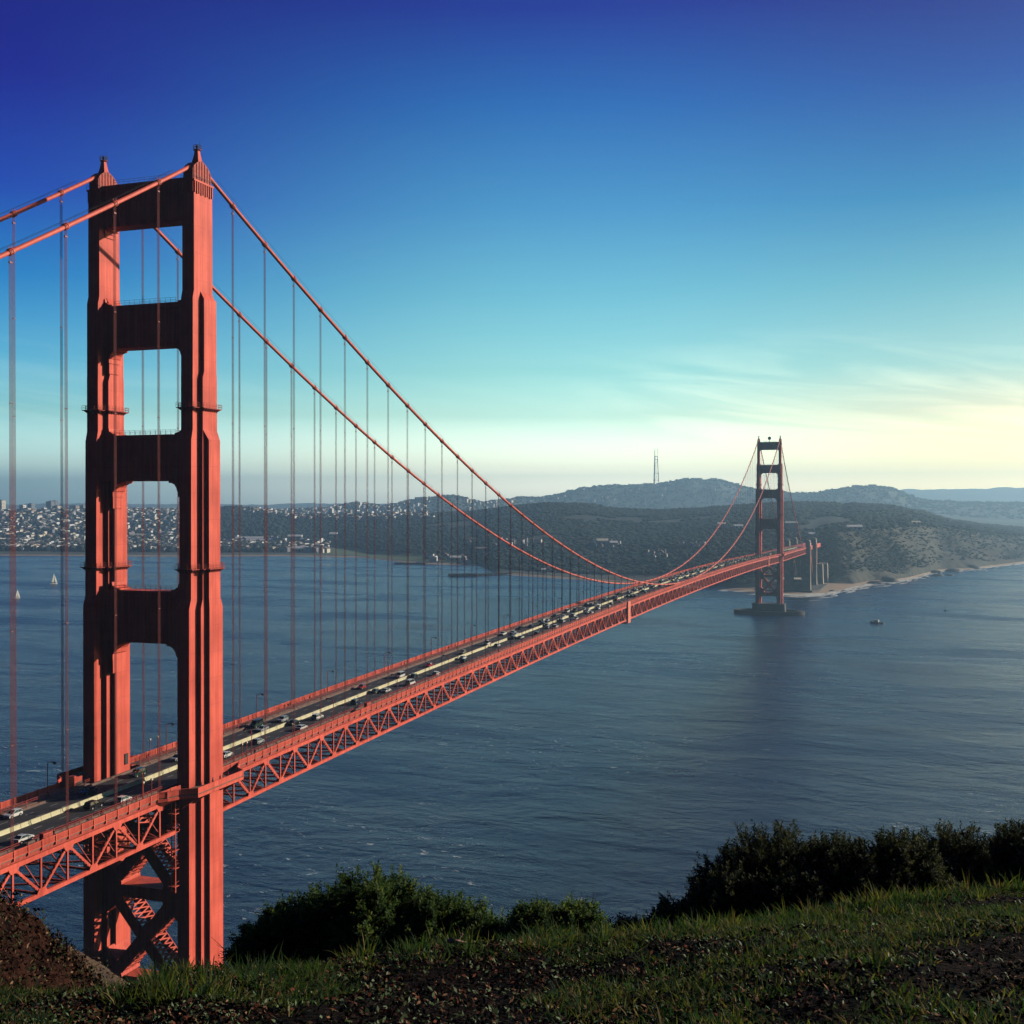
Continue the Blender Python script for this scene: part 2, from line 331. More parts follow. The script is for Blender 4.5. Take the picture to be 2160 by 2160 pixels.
T = np.linspace(0, 11, NI)
V = np.zeros((len(US), NI, 3)); SI = np.zeros((len(US), NI))
for i, u in enumerate(US):
    st = station(u); D = np.interp(T, range(12), [s[0] for s in st])
    tt = T-np.floor(T); k = np.minimum(np.floor(T).astype(int), 10)
    z0 = np.array([s[1] for s in st])
    w = tt*tt*(3-2*tt)
    # concave rise from the low ground to the first ridge
    w = np.where((k == 3), tt**0.85, w)
    w = np.where(k == 2, tt**(0.75 if u > 1450 else 1.0), w)
    z = z0[k]*(1-w)+z0[k+1]*w
    d = dirv(u, 1059.0)
    V[i, :, 0] = CAM[0]+D*d[0]; V[i, :, 1] = CAM[1]+D*d[1]; V[i, :, 2] = z; SI[i] = T
X, Y = V[..., 0], V[..., 1]
amp = np.interp(SI, [0, 1.05, 2, 2.5, 3, 3.5, 4, 5, 6, 7, 9, 11], [0, 0, 2, 14, 5, 14, 5, 12, 20, 6, 20, 20])
uu = np.repeat(US[:, None], NI, 1)
gul = np.abs(fbm(X/90, Y/140, 4, 3))*2                     # gullies on the bluffs
bl = np.clip((uu-1480)/120, 0, 1)*((SI > 2) & (SI < 3))*np.sin(np.clip(SI-2, 0, 1)*math.pi)
V[..., 2] += amp*fbm(X/160, Y/160, 5, 9)*np.where((uu < 1400) & (SI < 3.05) & (SI > 1), .15, 1) - bl*gul*46 - bl*np.abs(fbm(X/34, Y/60, 4, 17))*22
idx = np.arange(len(US)*NI).reshape(len(US), NI)
F = np.stack([idx[:-1, :-1], idx[1:, :-1], idx[1:, 1:], idx[:-1, 1:]], -1).reshape(-1, 4)
tm = (SI[:-1, :-1]+.5*(T[1]-T[0])).ravel(); um = uu[:-1, :-1].ravel()
mi = np.where(tm < 2.0, 0, np.where(tm < 3.0, np.where(um > 1440, 1, 2), np.where(tm < 5.0, 3, 4)))
SAND = mat('beach_sand', (0.42, 0.30, 0.19), 0.9, var=0.2, vscale=0.02)
BLUFF = mat('bluff_scrub', (0.026, 0.033, 0.022), 0.95, col2=(0.092, 0.082, 0.052), var=0.1, vscale=0.022, bump=6, bscale=0.06)
FLAT = mat('shore_flats', (0.045, 0.055, 0.045), 0.9, col2=(0.10, 0.11, 0.07), vscale=0.01)
WOOD = mat('wooded_ground', (0.012, 0.024, 0.017), 0.95, col2=(0.035, 0.042, 0.026), vscale=0.012, bump=6, bscale=0.05)
FARH = mat('far_hillside', (0.05, 0.075, 0.055), 0.95, col2=(0.13, 0.14, 0.11), vscale=0.004, bump=8, bscale=0.02)
GREEN = mat('short_grass', (0.10, 0.15, 0.04), 0.9, var=0.2, vscale=0.02)
mi = np.where((tm > 2.15) & (tm < 3.0) & (um > 640) & (um < 1045), 5, mi)
tag(np_mesh('hills', V.reshape(-1, 3), F, [SAND, BLUFF, FLAT, WOOD, FARH, GREEN], mi, smooth=True), kind='structure')
def ground(u, t):          # height-field lookup by bearing (pixel column) and station
    a = min(max((u-US[0])/9.0, 0), len(US)-1.001); b = min(max(t/11*(NI-1), 0), NI-1.001); i = int(a); j = int(b); a -= i; b -= j
    return (V[i, j]*(1-b)+V[i, j+1]*b)*(1-a)+(V[i+1, j]*(1-b)+V[i+1, j+1]*b)*a
# surf
SURF = mat('surf_foam', (0.72, 0.72, 0.66), 0.8, var=0.15, vscale=0.05)
# surf: ragged foam patches along the western beaches
fv = []; ff = []
def foam(u, D, L, W, z=0.05):
    c = land_pt(u, D, z); c2 = land_pt(u+12, CAM[2]/(-dirv(u+12, vCoast(u+12))[2]), z); c1 = land_pt(u, CAM[2]/(-dirv(u, vCoast(u))[2]), z)
    t = (c2-c1); t = t/np.linalg.norm(t); nrm = np.array([-t[1], t[0], 0]); b = len(fv); n = 10
    for k in range(n):
        a = 2*math.pi*k/n; rr = random.uniform(.6, 1.2); fv.append(tuple(c+t*math.cos(a)*L*rr+nrm*math.sin(a)*W*rr))
    ff.append(tuple(range(b, b+n)))
for k in range(620):
    u = random.choice([random.uniform(1700, 1860), random.uniform(1860, 2160), random.uniform(1860, 2400), random.uniform(1480, 1720)])
    Dc = CAM[2]/(-dirv(u, vCoast(u))[2]); off = -abs(random.gauss(0, 1))*(22 if u < 1720 else 48)
    foam(u, Dc+off+14, random.uniform(5, 26), random.uniform(1.5, 5), 0.05+0.0005*k+0.02)
s_ = MB(); s_.add(fv, ff); tag(s_.build('surf', SURF), kind='stuff')

# woodland: thousands of crowns on the headland, one mass
ico_v = []; 
def ico():
    import bmesh
    bm = bmesh.new(); bmesh.ops.create_icosphere(bm, subdivisions=2, radius=1.0); v = np.array([x.co[:] for x in bm.verts]); f = np.array([[q.index for q in p.verts] for p in bm.faces]); bm.free(); return v, f
IV, IF = ico()
def ico1():
    import bmesh
    bm = bmesh.new(); bmesh.ops.create_icosphere(bm, subdivisions=1, radius=1.0); v = np.array([x.co[:] for x in bm.verts]); f = np.array([[q.index for q in p.verts] for p in bm.faces]); bm.free(); return v, f
IV1, IF1 = ico1()
LEAFA = mat('evergreen_foliage', (0.010, 0.024, 0.018), 1.0, col2=(0.024, 0.038, 0.026), vscale=0.012, bump=1.5, bscale=0.4)
BRUSHM = mat('bluff_brush_leaf', (0.022, 0.036, 0.022), 1.0, col2=(0.045, 0.052, 0.03), vscale=0.02)
def crowns(name, pts, M, r0, r1, h0=.7, h1=1.3, base=IV1, bf=IF1):
    n = len(pts); out = np.zeros((n, len(base), 3)); P = np.array(pts)
    r = rng.uniform(r0, r1, n); hh = rng.uniform(h0, h1, n)*r
    j = rng.uniform(.72, 1.25, (n, len(base), 1))
    out = base[None]*j*np.stack([r, r, hh], -1)[:, None, :]+(P+np.stack([0*r, 0*r, hh*.6], -1))[:, None, :]
    Fa = (bf[None]+(np.arange(n)*len(base))[:, None, None]).reshape(-1, 3)
    o = np_mesh(name, out.reshape(-1, 3), Fa, M, smooth=True); return o
pts = []
for k in range(84000):
    u = random.uniform(380, 2320); t = random.choice([random.uniform(3.02, 4.15), random.uniform(3.3, 4.1), random.uniform(3.75, 4.06)])
    if u < 600 and t > 4.06: continue
    if u > 2000 and random.random() < .3: continue
    p = ground(u, t); q = p+np.array([random.uniform(-14, 14), random.uniform(-14, 14), 0])
    if fbm(np.array([q[0]/240]), np.array([q[1]/240]), 3, 21)[0] < -0.17 and t < 3.8: continue
    pts.append(q)
for k in range(1500):
    u = random.uniform(900, 1660); t = random.uniform(2.5, 3.1); pts.append(ground(u, t))
tag(crowns('woodland', pts, LEAFA, 3.0, 8.5, .35, .65), label='dark evergreen woodland covering the far headland', cat='woodland', kind='stuff')
pts = []
for k in range(12000):
    u = random.uniform(1440, 2300); t = random.uniform(2.15, 3.05); p = ground(u, t)+np.array([random.uniform(-9, 9), random.uniform(-9, 9), -1.0])
    if fbm(np.array([p[0]/60]), np.array([p[1]/110]), 4, 44)[0] > rng.uniform(-.3, .12)-.10*(t > 2.8): pts.append(p)
tag(crowns('bluff_brush', pts, BRUSHM, 2.0, 5, .25, .5), label='dark brush in the gullies of the coastal bluff', cat='brush', kind='stuff')
pts = [ground(random.uniform(620, 2400), random.choice([random.uniform(6.2, 7.05), random.uniform(6.93, 7.03)]))+np.array([random.uniform(-20, 20), random.uniform(-20, 20), -3]) for k in range(6000)]
tag(crowns('hilltop_trees', pts, LEAFA, 8, 16, .4, .8), label='hazy trees scattered over the distant city hills', cat='trees', kind='stuff')
pts = [ground(random.uniform(-300, 600), random.uniform(2.2, 4.0)) for k in range(6500)]
tag(crowns('city_trees', pts, LEAFA, 5, 11), label='dark street trees between the houses of the far city', cat='trees', kind='stuff')

# ------------------------------------------------------------------ city
HW = [mat('house_wall_'+n, c, 0.8) for n, c in (('white', (0.84, 0.84, 0.82)), ('cream', (0.80, 0.74, 0.58)), ('grey', (0.24, 0.25, 0.28)), ('tan', (0.44, 0.36, 0.28)), ('pink', (0.50, 0.40, 0.33)))]
ROOF = mat('flat_roof', (0.20, 0.19, 0.19), 0.9); ROOFR = mat('tile_roof', (0.20, 0.15, 0.12), 0.9)
WIN = mat('window_pane', (0.03, 0.035, 0.045), 0.2)
def house_mb(w, d, h, style, mb=None, x=0, y=0, z=0, rz=0, wall=0, roof=5):
    mb = mb or MB(); c, s = math.cos(rz), math.sin(rz)
    def tr(p): return (x+p[0]*c-p[1]*s, y+p[0]*s+p[1]*c, z+p[2])
    b = [(-w/2,-d/2,-6),(w/2,-d/2,-6),(w/2,d/2,-6),(-w/2,d/2,-6),(-w/2,-d/2,h),(w/2,-d/2,h),(w/2,d/2,h),(-w/2,d/2,h)]
    mb.add([tr(p) for p in b], [(0,1,5,4),(1,2,6,5),(2,3,7,6),(3,0,4,7)], wall)
    if style == 0:
        mb.add([tr((-w/2,-d/2,h-.4)), tr((w/2,-d/2,h-.4)), tr((w/2,d/2,h-.4)), tr((-w/2,d/2,h-.4))], [(0,1,2,3)], roof)
    else:
        q = [(-w/2-.4,-d/2-.4,h),(w/2+.4,-d/2-.4,h),(w/2+.4,d/2+.4,h),(-w/2-.4,d/2+.4,h),(0,-d/2-.4,h+w*.3),(0,d/2+.4,h+w*.3)]
        mb.add([tr(p) for p in q], [(0,3,5,4),(1,4,5,2),(0,4,1),(3,2,5)], roof)
    return mb
HM = HW+[ROOF, ROOFR, WIN]
def city_spot():
    r = random.random()
    if r < .70: u = random.uniform(-160, 425); t = random.uniform(2.25, 4.03) if random.random() < .8 else random.uniform(3.75, 4.04)
    elif r < .76: u = random.uniform(425, 690); t = random.uniform(2.25, 3.1)
    elif r < .95: u = random.uniform(520, 900); t = random.choice([random.uniform(3.82, 4.05), random.uniform(6.3, 7.02)])
    else: u = random.uniform(980, 1950); t = random.uniform(6.3, 7.0)
    return u, t
def land_D(u, v):        # distance along a bearing where the land comes up to a sight line
    for t in np.arange(1.05, 7.2, .01):
        p = ground(u, t); D_ = (p[:2]-CAM[:2])@CF[:2]+0.0; D_ = np.dot(p-CAM, CF)
        if 1080-FPX*np.dot(p-CAM, CU)/D_ <= v: return float(np.linalg.norm(p[:2]-CAM[:2])/np.linalg.norm(dirv(u, 1059.0)[:2])), p[2]
    return None, None
spots = []
for u0, u1, v0_, n_ in ((985, 1135, 1147, 34), (1250, 1305, 1155, 14), (1355, 1412, 1174, 12), (1432, 1482, 1156, 12), (1500, 1530, 1116, 5), (1655, 1682, 1114, 6), (905, 985, 1182, 12), (1704, 1726, 1137, 4), (620, 660, 1150, 8)):
    for k in range(n_):
        u = random.uniform(u0, u1); D_, z_ = land_D(u, v0_+random.gauss(0, 3.5))
        if D_: p = land_pt(u, D_, z_+5); spots.append((9000.0, u, 3.5, p))
for k in range(4300):
    u, t = city_spot(); p = ground(u, t)+np.array([random.uniform(-15, 15), random.uniform(-15, 15), 0.0])
    spots.append((np.linalg.norm(p[:2]-CAM[:2]), u, t, p))
protos = []
for w, d, h, st in ((12, 16, 10, 0), (15, 14, 8, 1), (20, 16, 14, 0), (13, 22, 11, 1), (30, 15, 15, 0)):
    for wl in (0, 1, 2, 4): protos.append((w, d, h, st, wl))
protomesh = []
for (w, d, h, st, wl) in protos:
    mb = house_mb(w, d, h, st, wall=wl, roof=5 if st == 0 else 6)
    for fx in range(int(w//4)):            # dark window openings on the north and west walls
        for fz in range(int(h//4)):
            xx = -w/2+2+fx*4; zz = 1.5+fz*4; mb.add([(xx, -d/2-.08, zz), (xx+1.6, -d/2-.08, zz), (xx+1.6, -d/2-.08, zz+1.8), (xx, -d/2-.08, zz+1.8)], [(0,1,2,3)], 7)
    for fy in range(int(d//4)):
        for fz in range(int(h//4)):
            yy = -d/2+2+fy*4; zz = 1.5+fz*4; mb.add([(w/2+.08, yy, zz), (w/2+.08, yy+1.5, zz), (w/2+.08, yy+1.5, zz+1.7), (w/2+.08, yy, zz+1.7)], [(0,1,2,3)], 7)
    o = mb.build('city_house', HM); protomesh.append(o.data); bpy.data.objects.remove(o)
order = sorted(range(len(spots)), key=lambda i: spots[i][0]); big = set([i for i in order if -60 < spots[i][1] < 660][:290])
rest = MB()
WN = ['white', 'cream', 'grey', 'tan', 'pink']
for i, (dist, u, t, p) in enumerate(spots):
    k = random.randrange(len(protos)); rz = random.choice([0.12, 0.12, 0.12+math.pi/2])+random.uniform(-.05, .05)
    if i in big:
        o = bpy.data.objects.new('city_house', protomesh[k]); COL.objects.link(o); o.location = p; o.rotation_euler.z = rz
        where = 'left of the near tower' if u < 190 else ('seen through the near tower' if u < 385 else 'right of the near tower')
        tag(o, f'tiny {WN[protos[k][4]]} {"flat" if protos[k][3] == 0 else "gabled"} house, far shore, {where}', 'house', f'{WN[protos[k][4]]} {"flat" if protos[k][3] == 0 else "gabled"} far city houses {where}')
    else:
        w, d, h, st, wl = protos[k]
        if 6000 < dist < 8999: w *= 1.6; h *= 1.2
        if dist >= 8999: w *= .62; d *= .7; h *= .45
        house_mb(w, d, h, st, rest, p[0], p[1], p[2], rz, random.choice([0, 0, 0, 1, 1, 2, 2, 4]), 5 if st == 0 else 6)
tag(rest.build('city_houses', HM), label='mass of small pale houses over the far city hills', cat='houses', kind='stuff')
def block(name, label, cat, u, v0, v1, wpx, D, wl, kind='tower', depth=30, rz=.12):
    """one large building; its footprint stands on the land at distance D"""
    base = land_pt(u, D); z0 = z_at(u, v1, D); z1 = z_at(u, v0, D); w = wpx*D/FPX; H = z1-z0
    r = empty(name, (base[0], base[1], z0), rz); tag(r, label, cat)
    b = MB(); b.box(-w/2, w/2, -depth/2, depth/2, -40, H); b.build('wall', HW[wl], r)
    rb = MB(); rb.box(-w/2-.5, w/2+.5, -depth/2-.5, depth/2+.5, H+.01, H+1.5); rb.box(-w/6, w/6, -depth/6, depth/6, H+1.51, H+5 if H > 30 else H+3); rb.build('roof', ROOF if wl != 0 else HW[1], r)
    wb = MB(); nf = max(1, int(H//7)); nc = max(2, int(w//7))
    for f_ in range(nf):
        zz = 2.5+f_*7
        if zz+3 > H: break
        for c_ in range(nc):
            x = -w/2+2+c_*(w-4)/nc; wb.box(x, x+(w-4)/nc*.6, -depth/2-.2, -depth/2-.05, zz, zz+3)
        for c_ in range(max(2, int(depth//8))):
            y = -depth/2+2+c_*8; wb.box(w/2+.05, w/2+.2, y, y+4, zz, zz+3)
    wb.build('windows', WIN, r); return r
block('apartment_tower', 'cream high-rise slab at the very left edge of the skyline', 'building', 3, 1056, 1079, 11, 5600, 1)
block('apartment_tower', 'dark slender tower on the skyline between the first two hangers', 'building', 66, 1063, 1077, 9, 5700, 2)
block('apartment_tower', 'wide blue-grey high-rise behind the cream slab on the skyline', 'building', 106, 1058, 1085, 12, 6000, 2)
block('apartment_tower', 'tallest dark tower stepping up behind the wide grey high-rise', 'building', 116, 1057, 1085, 9, 6100, 2)
block('apartment_tower', 'bright cream slab in front of the grey high-rise on the skyline', 'building', 120, 1068, 1089, 12.5, 5200, 1)
block('apartment_block', 'low wide tan block on the skyline right of the cream slab', 'building', 157, 1067, 1077, 15, 5600, 3)
block('apartment_tower', 'dark grey block on the skyline touching the near tower', 'building', 175, 1066, 1079, 9, 5700, 2)
for u, v0, w, wl, lab in ((48, 1066, 9, 0, 'small white block on the skyline right of the first hanger'), (58, 1072, 8, 1, 'cream block just below the small white skyline block'), (93, 1072, 7, 0, 'white domed-top block left of the grey high-rise'), (80, 1075, 12, 1, 'long cream block low on the skyline left of the grey high-rise'), (738, 1076, 7, 3, 'peach square block among the ridge-top houses right of the cables'), (699, 1073, 7, 0, 'pale block on the ridge beside the small wooded hill'), (345, 1100, 8, 4, 'pink square building seen through the near tower opening')):
    block('city_block', lab, 'building', u, v0, v0+14, w, 5150, wl, depth=22)
def hall(label, u0, u1, v, hm, D, wl, rf, dp=26):
    D2, zz_ = land_D((u0+u1)/2, v)
    if D2: D = D2
    a = land_pt(u0, D); b = land_pt(u1, D); c = (a+b)/2; w = np.linalg.norm(b-a); z = z_at((u0+u1)/2, v, D)
    r = empty('long_hall', (c[0], c[1], (z if not D2 else zz_)+1.5), math.atan2(b[1]-a[1], b[0]-a[0])); tag(r, label, 'building')
    q = MB(); q.box(-w/2, w/2, -dp/2, dp/2, -8, hm); q.build('wall', HW[wl], r)
    q = MB(); q.prism_x([(-dp/2-1, hm+.02), (dp/2+1, hm+.02), (0, hm+dp*.22)], -w/2-1, w/2+1); q.build('roof', rf, r)
    q = MB()
    for k in range(int(w//9)): q.box(-w/2+3+k*9, -w/2+8+k*9, -dp/2-.2, -dp/2-.05, 1, hm*.7)
    q.build('windows', WIN, r)
hall('long cream warehouse standing alone near the water right of the near tower', 616, 649, 1165, 10, 3600, 1, HW[0])
hall('long white-roofed barracks on the shore flats behind the first right hangers', 498, 560, 1142, 9, 4100, 0, HW[0])
hall('second white-roofed barracks just below the longest one', 520, 590, 1146, 8, 3900, 1, HW[0])
hall('small white-roofed hall at the foot of the woods between two hangers', 608, 637, 1138, 9, 4300, 2, HW[0])
hall('little white shed at the foot of the woods right of the white-roofed hall', 696, 711, 1133, 9, 4200, 0, HW[0])
hall('grey barracks row at the left foot of the dark wood', 470, 505, 1152, 8, 3700, 2, ROOF)
hall('wide white pavilion seen low through the near tower opening', 336, 362, 1133, 12, 4200, 1, HW[0])
hall('white-roofed market hall left of the pavilion in the tower opening', 276, 302, 1137, 10, 4200, 0, HW[1])
hall('flat white quay shed at the water line left of the near tower', 122, 142, 1160, 8, 3400, 0, HW[0], 20)
hall('white quay shed at the water seen through the near tower', 332, 356, 1158, 7, 3500, 0, HW[0], 20)
hall('old coast guard hall with pale roof on the green spit', 950, 972, 1184, 8, 2700, 1, HW[0], 18)
hall('pale barracks in the woods above the green spit', 1004, 1030, 1167, 9, 3050, 1, HW[3], 18)
hall('white plaza building in the trees left of the far tower', 1548, 1566, 1118, 8, 2800, 0, HW[0], 16)
hall('long white hall on the bluff top right of the far tower', 1786, 1817, 1119, 6, 2550, 0, HW[0], 16)
hall('thin pale battery building along the top of the bluff', 1922, 1940, 1108, 5, 2650, 1, HW[1], 14)
hall('pale hospital-like block in the dark woods above the bend of the shore', 1259, 1282, 1155, 14, 3000, 0, HW[1], 22)
hall('smaller pale block beside the hospital-like one in the woods', 1287, 1302, 1156, 11, 3000, 2, HW[0], 18)
hall('pale building just left of the white plaza building near the far tower', 1514, 1530, 1116, 10, 2900, 2, HW[1], 16)
hall('pale flat building in the trees right of the far tower', 1656, 1680, 1114, 9, 2800, 2, HW[0], 16)
hall('white low building on the bluff shoulder above the pylons', 1706, 1722, 1136, 7, 2400, 1, HW[0], 14)
# rotunda with dome
Dd = 4350; c = land_pt(72, Dd); r = empty('domed_rotunda', (c[0], c[1], z_at(72, 1139, Dd))); tag(r, 'round pavilion with a pale dome among the waterfront houses at left', 'building')
q = MB()
for k in range(16):
    a = k*math.pi/8; q.tube([(22*math.cos(a), 22*math.sin(a), -5), (22*math.cos(a), 22*math.sin(a), 22)], 2.4, 8)
q.tube([(0, 0, -5), (0, 0, 22)], 17, 24); q.build('drum', HW[3], r)
q = MB(); q.tube([(0, 0, 22.05), (0, 0, 27)], 25, 24); q.build('cornice', HW[1], r)
q = MB(); q.tube([(0, 0, 27.05+20*math.sin(t)) for t in (0, .25, .5, .75, 1.0, 1.25, 1.5)], 1, 24, rs=[21*math.cos(t) for t in (0, .25, .5, .75, 1.0, 1.25, 1.5)]); q.build('dome', HW[1], r, smooth=True)

# three-pronged broadcast mast on the hill
Dm = 8150; c = land_pt(1383, Dm); zb = z_at(1383, 1021, Dm)-10; zt = z_at(1383, 946, Dm)
mast = empty('broadcast_mast', (c[0], c[1], zb)); tag(mast, 'tall three-pronged steel broadcast mast on the hazy hill left of the far tower', 'mast')
H = zt-zb; MASTM = mat('mast_steel', (0.22, 0.17, 0.16), 0.6)
def leg_r(t): return 23-9*min(t, .75)/.75*1.15 if t < .75 else 13.5
for k in range(3):
    a = math.radians(20+120*k); q = MB(); P_ = [(leg_r(t)*math.cos(a), leg_r(t)*math.sin(a), H*t) for t in np.linspace(0, .78, 8)]
    q.tube(P_, 2.6, 6); q.tube([P_[-1], (13.5*math.cos(a), 13.5*math.sin(a), H*(1 if k != 1 else .96))], 1.3, 6); q.build('prong', MASTM, mast)
for t in (.14, .33, .52, .70, .78):
    q = MB(); c3_ = [Vector((leg_r(t)*math.cos(math.radians(20+120*k)), leg_r(t)*math.sin(math.radians(20+120*k)), H*t)) for k in range(3)]
    for k in range(3): q.beam(c3_[k], c3_[(k+1) % 3], 3, 4.5 if t > .75 else 3)
    q.build('crossarm', MASTM, mast)
q = MB()
lv = [0, .14, .33, .52, .70]
for i in range(len(lv)-1):
    for k in range(3):
        a0 = math.radians(20+120*k); a1 = math.radians(20+120*((k+1) % 3)); t0, t1 = lv[i], lv[i+1]
        q.beam((leg_r(t0)*math.cos(a0), leg_r(t0)*math.sin(a0), H*t0), (leg_r(t1)*math.cos(a1), leg_r(t1)*math.sin(a1), H*t1), 1.1, 1.1)
q.build('cross_bracing', MASTM, mast)

# piers, shore rocks
ROCK = mat('wet_rock', (0.035, 0.032, 0.03), 0.7, var=0.4, vscale=0.2, bump=.6, bscale=.5)
def pier(label, u0, v0, u1, v1, w, h=3.0):
    a = land_pt(u0, CAM[2]/(-dirv(u0, v0)[2])); b = land_pt(u1, CAM[2]/(-dirv(u1, v1)[2])); d = (b-a); Ln = np.linalg.norm(d); ang = math.atan2(d[1], d[0])
    r = empty('pier', (a[0], a[1], 0), ang); tag(r, label, 'pier')
    q = MB(); q.box(0, Ln, -w/2, w/2, h-.8, h); q.box(0, Ln, -w/2+1.5, w/2-1.5, -4, h-.81); q.build('deck', ROCK, r)
    q = MB(); n = int(Ln//12)
    for k in range(n+1):
        for s in (-1, 1): q.tube([(k*Ln/n, s*(w/2-1), -4), (k*Ln/n, s*(w/2-1), h-.9)], .8, 6)
    q.build('piles', CONC_D, r); return r
pier('dark breakwater pier off the beach at the foot of the woods', 833, 1190, 899, 1191, 14, 4)
pier('long dark wharf off the shore below the old barracks', 948, 1216, 1003, 1215, 18, 5)
pier('thin dark jetty joining the wharf to the wooded shore', 1003, 1215, 1090, 1211, 8, 4)
pier('short pier with a small white shed beside the wharf', 1088, 1207, 1162, 1213, 14, 4)
hall('small white shed at the end of the short pier', 1143, 1152, 1209, 6, 2270, 0, HW[0], 10)
rl = [('dark rocky outcrop at the bluff foot in the surf', 1880, 1227, 15), ('low black rock just left of the surf outcrop', 1846, 1231, 9), ('jagged rock nearest the bridge on the beach', 1755, 1247, 4), ('black rock standing in the breakers to the right', 2010, 1206, 11), ('flat rock left of the rock in the breakers', 1975, 1208, 9), ('small dark rock awash offshore below the beach', 1978, 1215, 7), ('tiny rock awash right of the small one', 2003, 1214, 5), ('smallest black rock awash off the beach', 1953, 1219, 4), ('rock ledge at the far point of the beach', 2048, 1199, 16), ('boulder pile against the bluff above the surf', 1862, 1225, 17)]
for lab, u, v, s in rl:
    D = CAM[2]/(-dirv(u, v)[2]); c = land_pt(u, D); n = len(IV)
    P3 = IV*np.array([s*1.6, s, s*.55])*(1+.35*(rng.random((n, 1))-.5))
    o = np_mesh('shore_rock', P3, IF, ROCK); o.location = c; o.rotation_euler.z = random.uniform(0, 3); tag(o, lab, 'rock', 'rocks in the surf')

# ================================================================== the bridge
XL, SPAN = 13.716, 1280.16
def zd(y):            # roadway surface
    if y < 0: return 76.6+0.010*y
    if y > SPAN: return 76.6-0.012*(y-SPAN)
    return 76.6+7.0*(1-((y-640.08)/640.08)**2)
def cz(y):            # main cable centre line
    if 0 <= y <= SPAN: return 84.9+142.3*((y-640.08)/640.08)**2
    a = -y if y < 0 else y-SPAN
    return 227.2-0.578*a+3.2e-4*a*a
bridge = empty('suspension_bridge', (0, 0, 0)); tag(bridge, 'long orange suspension bridge with two stepped towers crossing the strait', 'bridge')
# (half width, north end, south end) of the three steps of the cross-shaped leg plan, by height
TIERS = [(12, (1.65, -6.2, 7.0), (2.72, -2.85, 5.7), (3.80, -.85, 4.8)), (119.5, (1.65, -6.0, 6.9), (2.72, -2.75, 5.6), (3.80, -.75, 4.8)),
         (121.8, (1.65, -5.2, 6.1), (2.72, -2.0, 4.6), (3.78, -.9, 3.85)), (160.0, (1.65, -5.0, 6.0), (2.72, -1.95, 4.55), (3.78, -.9, 3.8)),
         (162.5, (1.65, -4.4, 5.2), (2.72, -1.9, 4.1), (2.74, -1.85, 4.05)), (175.0, (1.65, -4.4, 5.2), (2.72, -1.87, 4.05), (2.74, -1.8, 4.0)), (176.5, (1.65, -4.35, 5.1), (2.72, -1.3, 3.9), (2.74, -1.25, 3.85)),
         (194.0, (1.65, -4.3, 5.0), (2.72, -1.27, 3.85), (2.74, -1.2, 3.8)), (195.8, (1.65, -3.8, 3.85), (1.66, -1.2, 2.2), (1.67, -1.1, 2.1)), (222.0, (1.65, -3.75, 3.75), (1.66, -1.2, 2.2), (1.67, -1.1, 2.1))]
def cross(st, z, x0, off=0.0):
    (w0, a0, b0), (w1, a1, b1), (w2, a2, b2) = [(w+off, a-off, b+off) for w, a, b in st]
    hi = [(w0, b0), (w0, b1), (w1, b1), (w1, b2), (w2, b2)]; lo = [(w2, a2), (w1, a2), (w1, a1), (w0, a1), (w0, a0)]
    return [(x0+x, y, z) for x, y in hi+lo]+[(x0-x, y, z) for x, y in (hi+lo)[::-1]]
def tier_at(z):
    for i in range(len(TIERS)-1):
        if TIERS[i][0] <= z <= TIERS[i+1][0]:
            t = (z-TIERS[i][0])/(TIERS[i+1][0]-TIERS[i][0])
            return tuple(tuple(a*(1-t)+b*t for a, b in zip(TIERS[i][k], TIERS[i+1][k])) for k in (1, 2, 3))
def build_strut(name, zb, zt, xt, xb, hy, parent, y0, big=1.0, top=1.0, ribs=True):
    """strut as stacked slabs between the legs, with stepped brackets in the four corners"""
    q = MB(); X1 = XL-.9
    q.box(-X1, X1, -hy, hy, zb, zt)
    for s in (-1, 1):
        B = [(xb, zb), (xb-3.6*big, zb), (xb-3.6*big, zb-.45), (xb-2.5*big, zb-.6), (xb-1.7*big, zb-1.1*big), (xb-1.1*big, zb-1.9*big), (xb-.8*big, zb-2.9*big), (xb-.45, zb-3.2*big), (xb-.45, zb-4.6*big), (xb, zb-4.6*big)]
        q.prism_y([(s*x, z) for x, z in B], -hy+.15, hy-.15)
        q.prism_y([(s*x, z) for x, z in [(xb, zb-4.6*big), (xb-.25, zb-4.6*big), (xb-.25, zb-8*big), (xb, zb-8*big)]], -hy+.5, hy-.5)
        if top:
            Tt = [(xt, zt), (xt-3.0*top, zt), (xt-3.0*top, zt+.35), (xt-1.6*top, zt+.5), (xt-1.2*top, zt+1.0*top), (xt-.5*top, zt+1.3*top), (xt-.25, zt+2.3*top), (xt, zt+2.4*top)]
            q.prism_y([(s*x, z) for x, z in Tt], -hy+.2, hy-.2)
    for s in (-1, 1):     # raised border and fluting on both faces
        yy = s*hy; a, b = (yy, yy+s*.18) if s > 0 else (yy+s*.18, yy)
        q.box(-xb+1, xb-1, a, b, zt-.9, zt-.2); q.box(-xb+1, xb-1, a, b, zb+.2, zb+.8)
        n = 9
        for k in range(n):
            x = -xb+2.2+k*(2*xb-4.4)/(n-1); q.box(x-.28, x+.28, a, b, zb+1.2, zt-1.4)
    return q.build(name, ORANGE, parent)
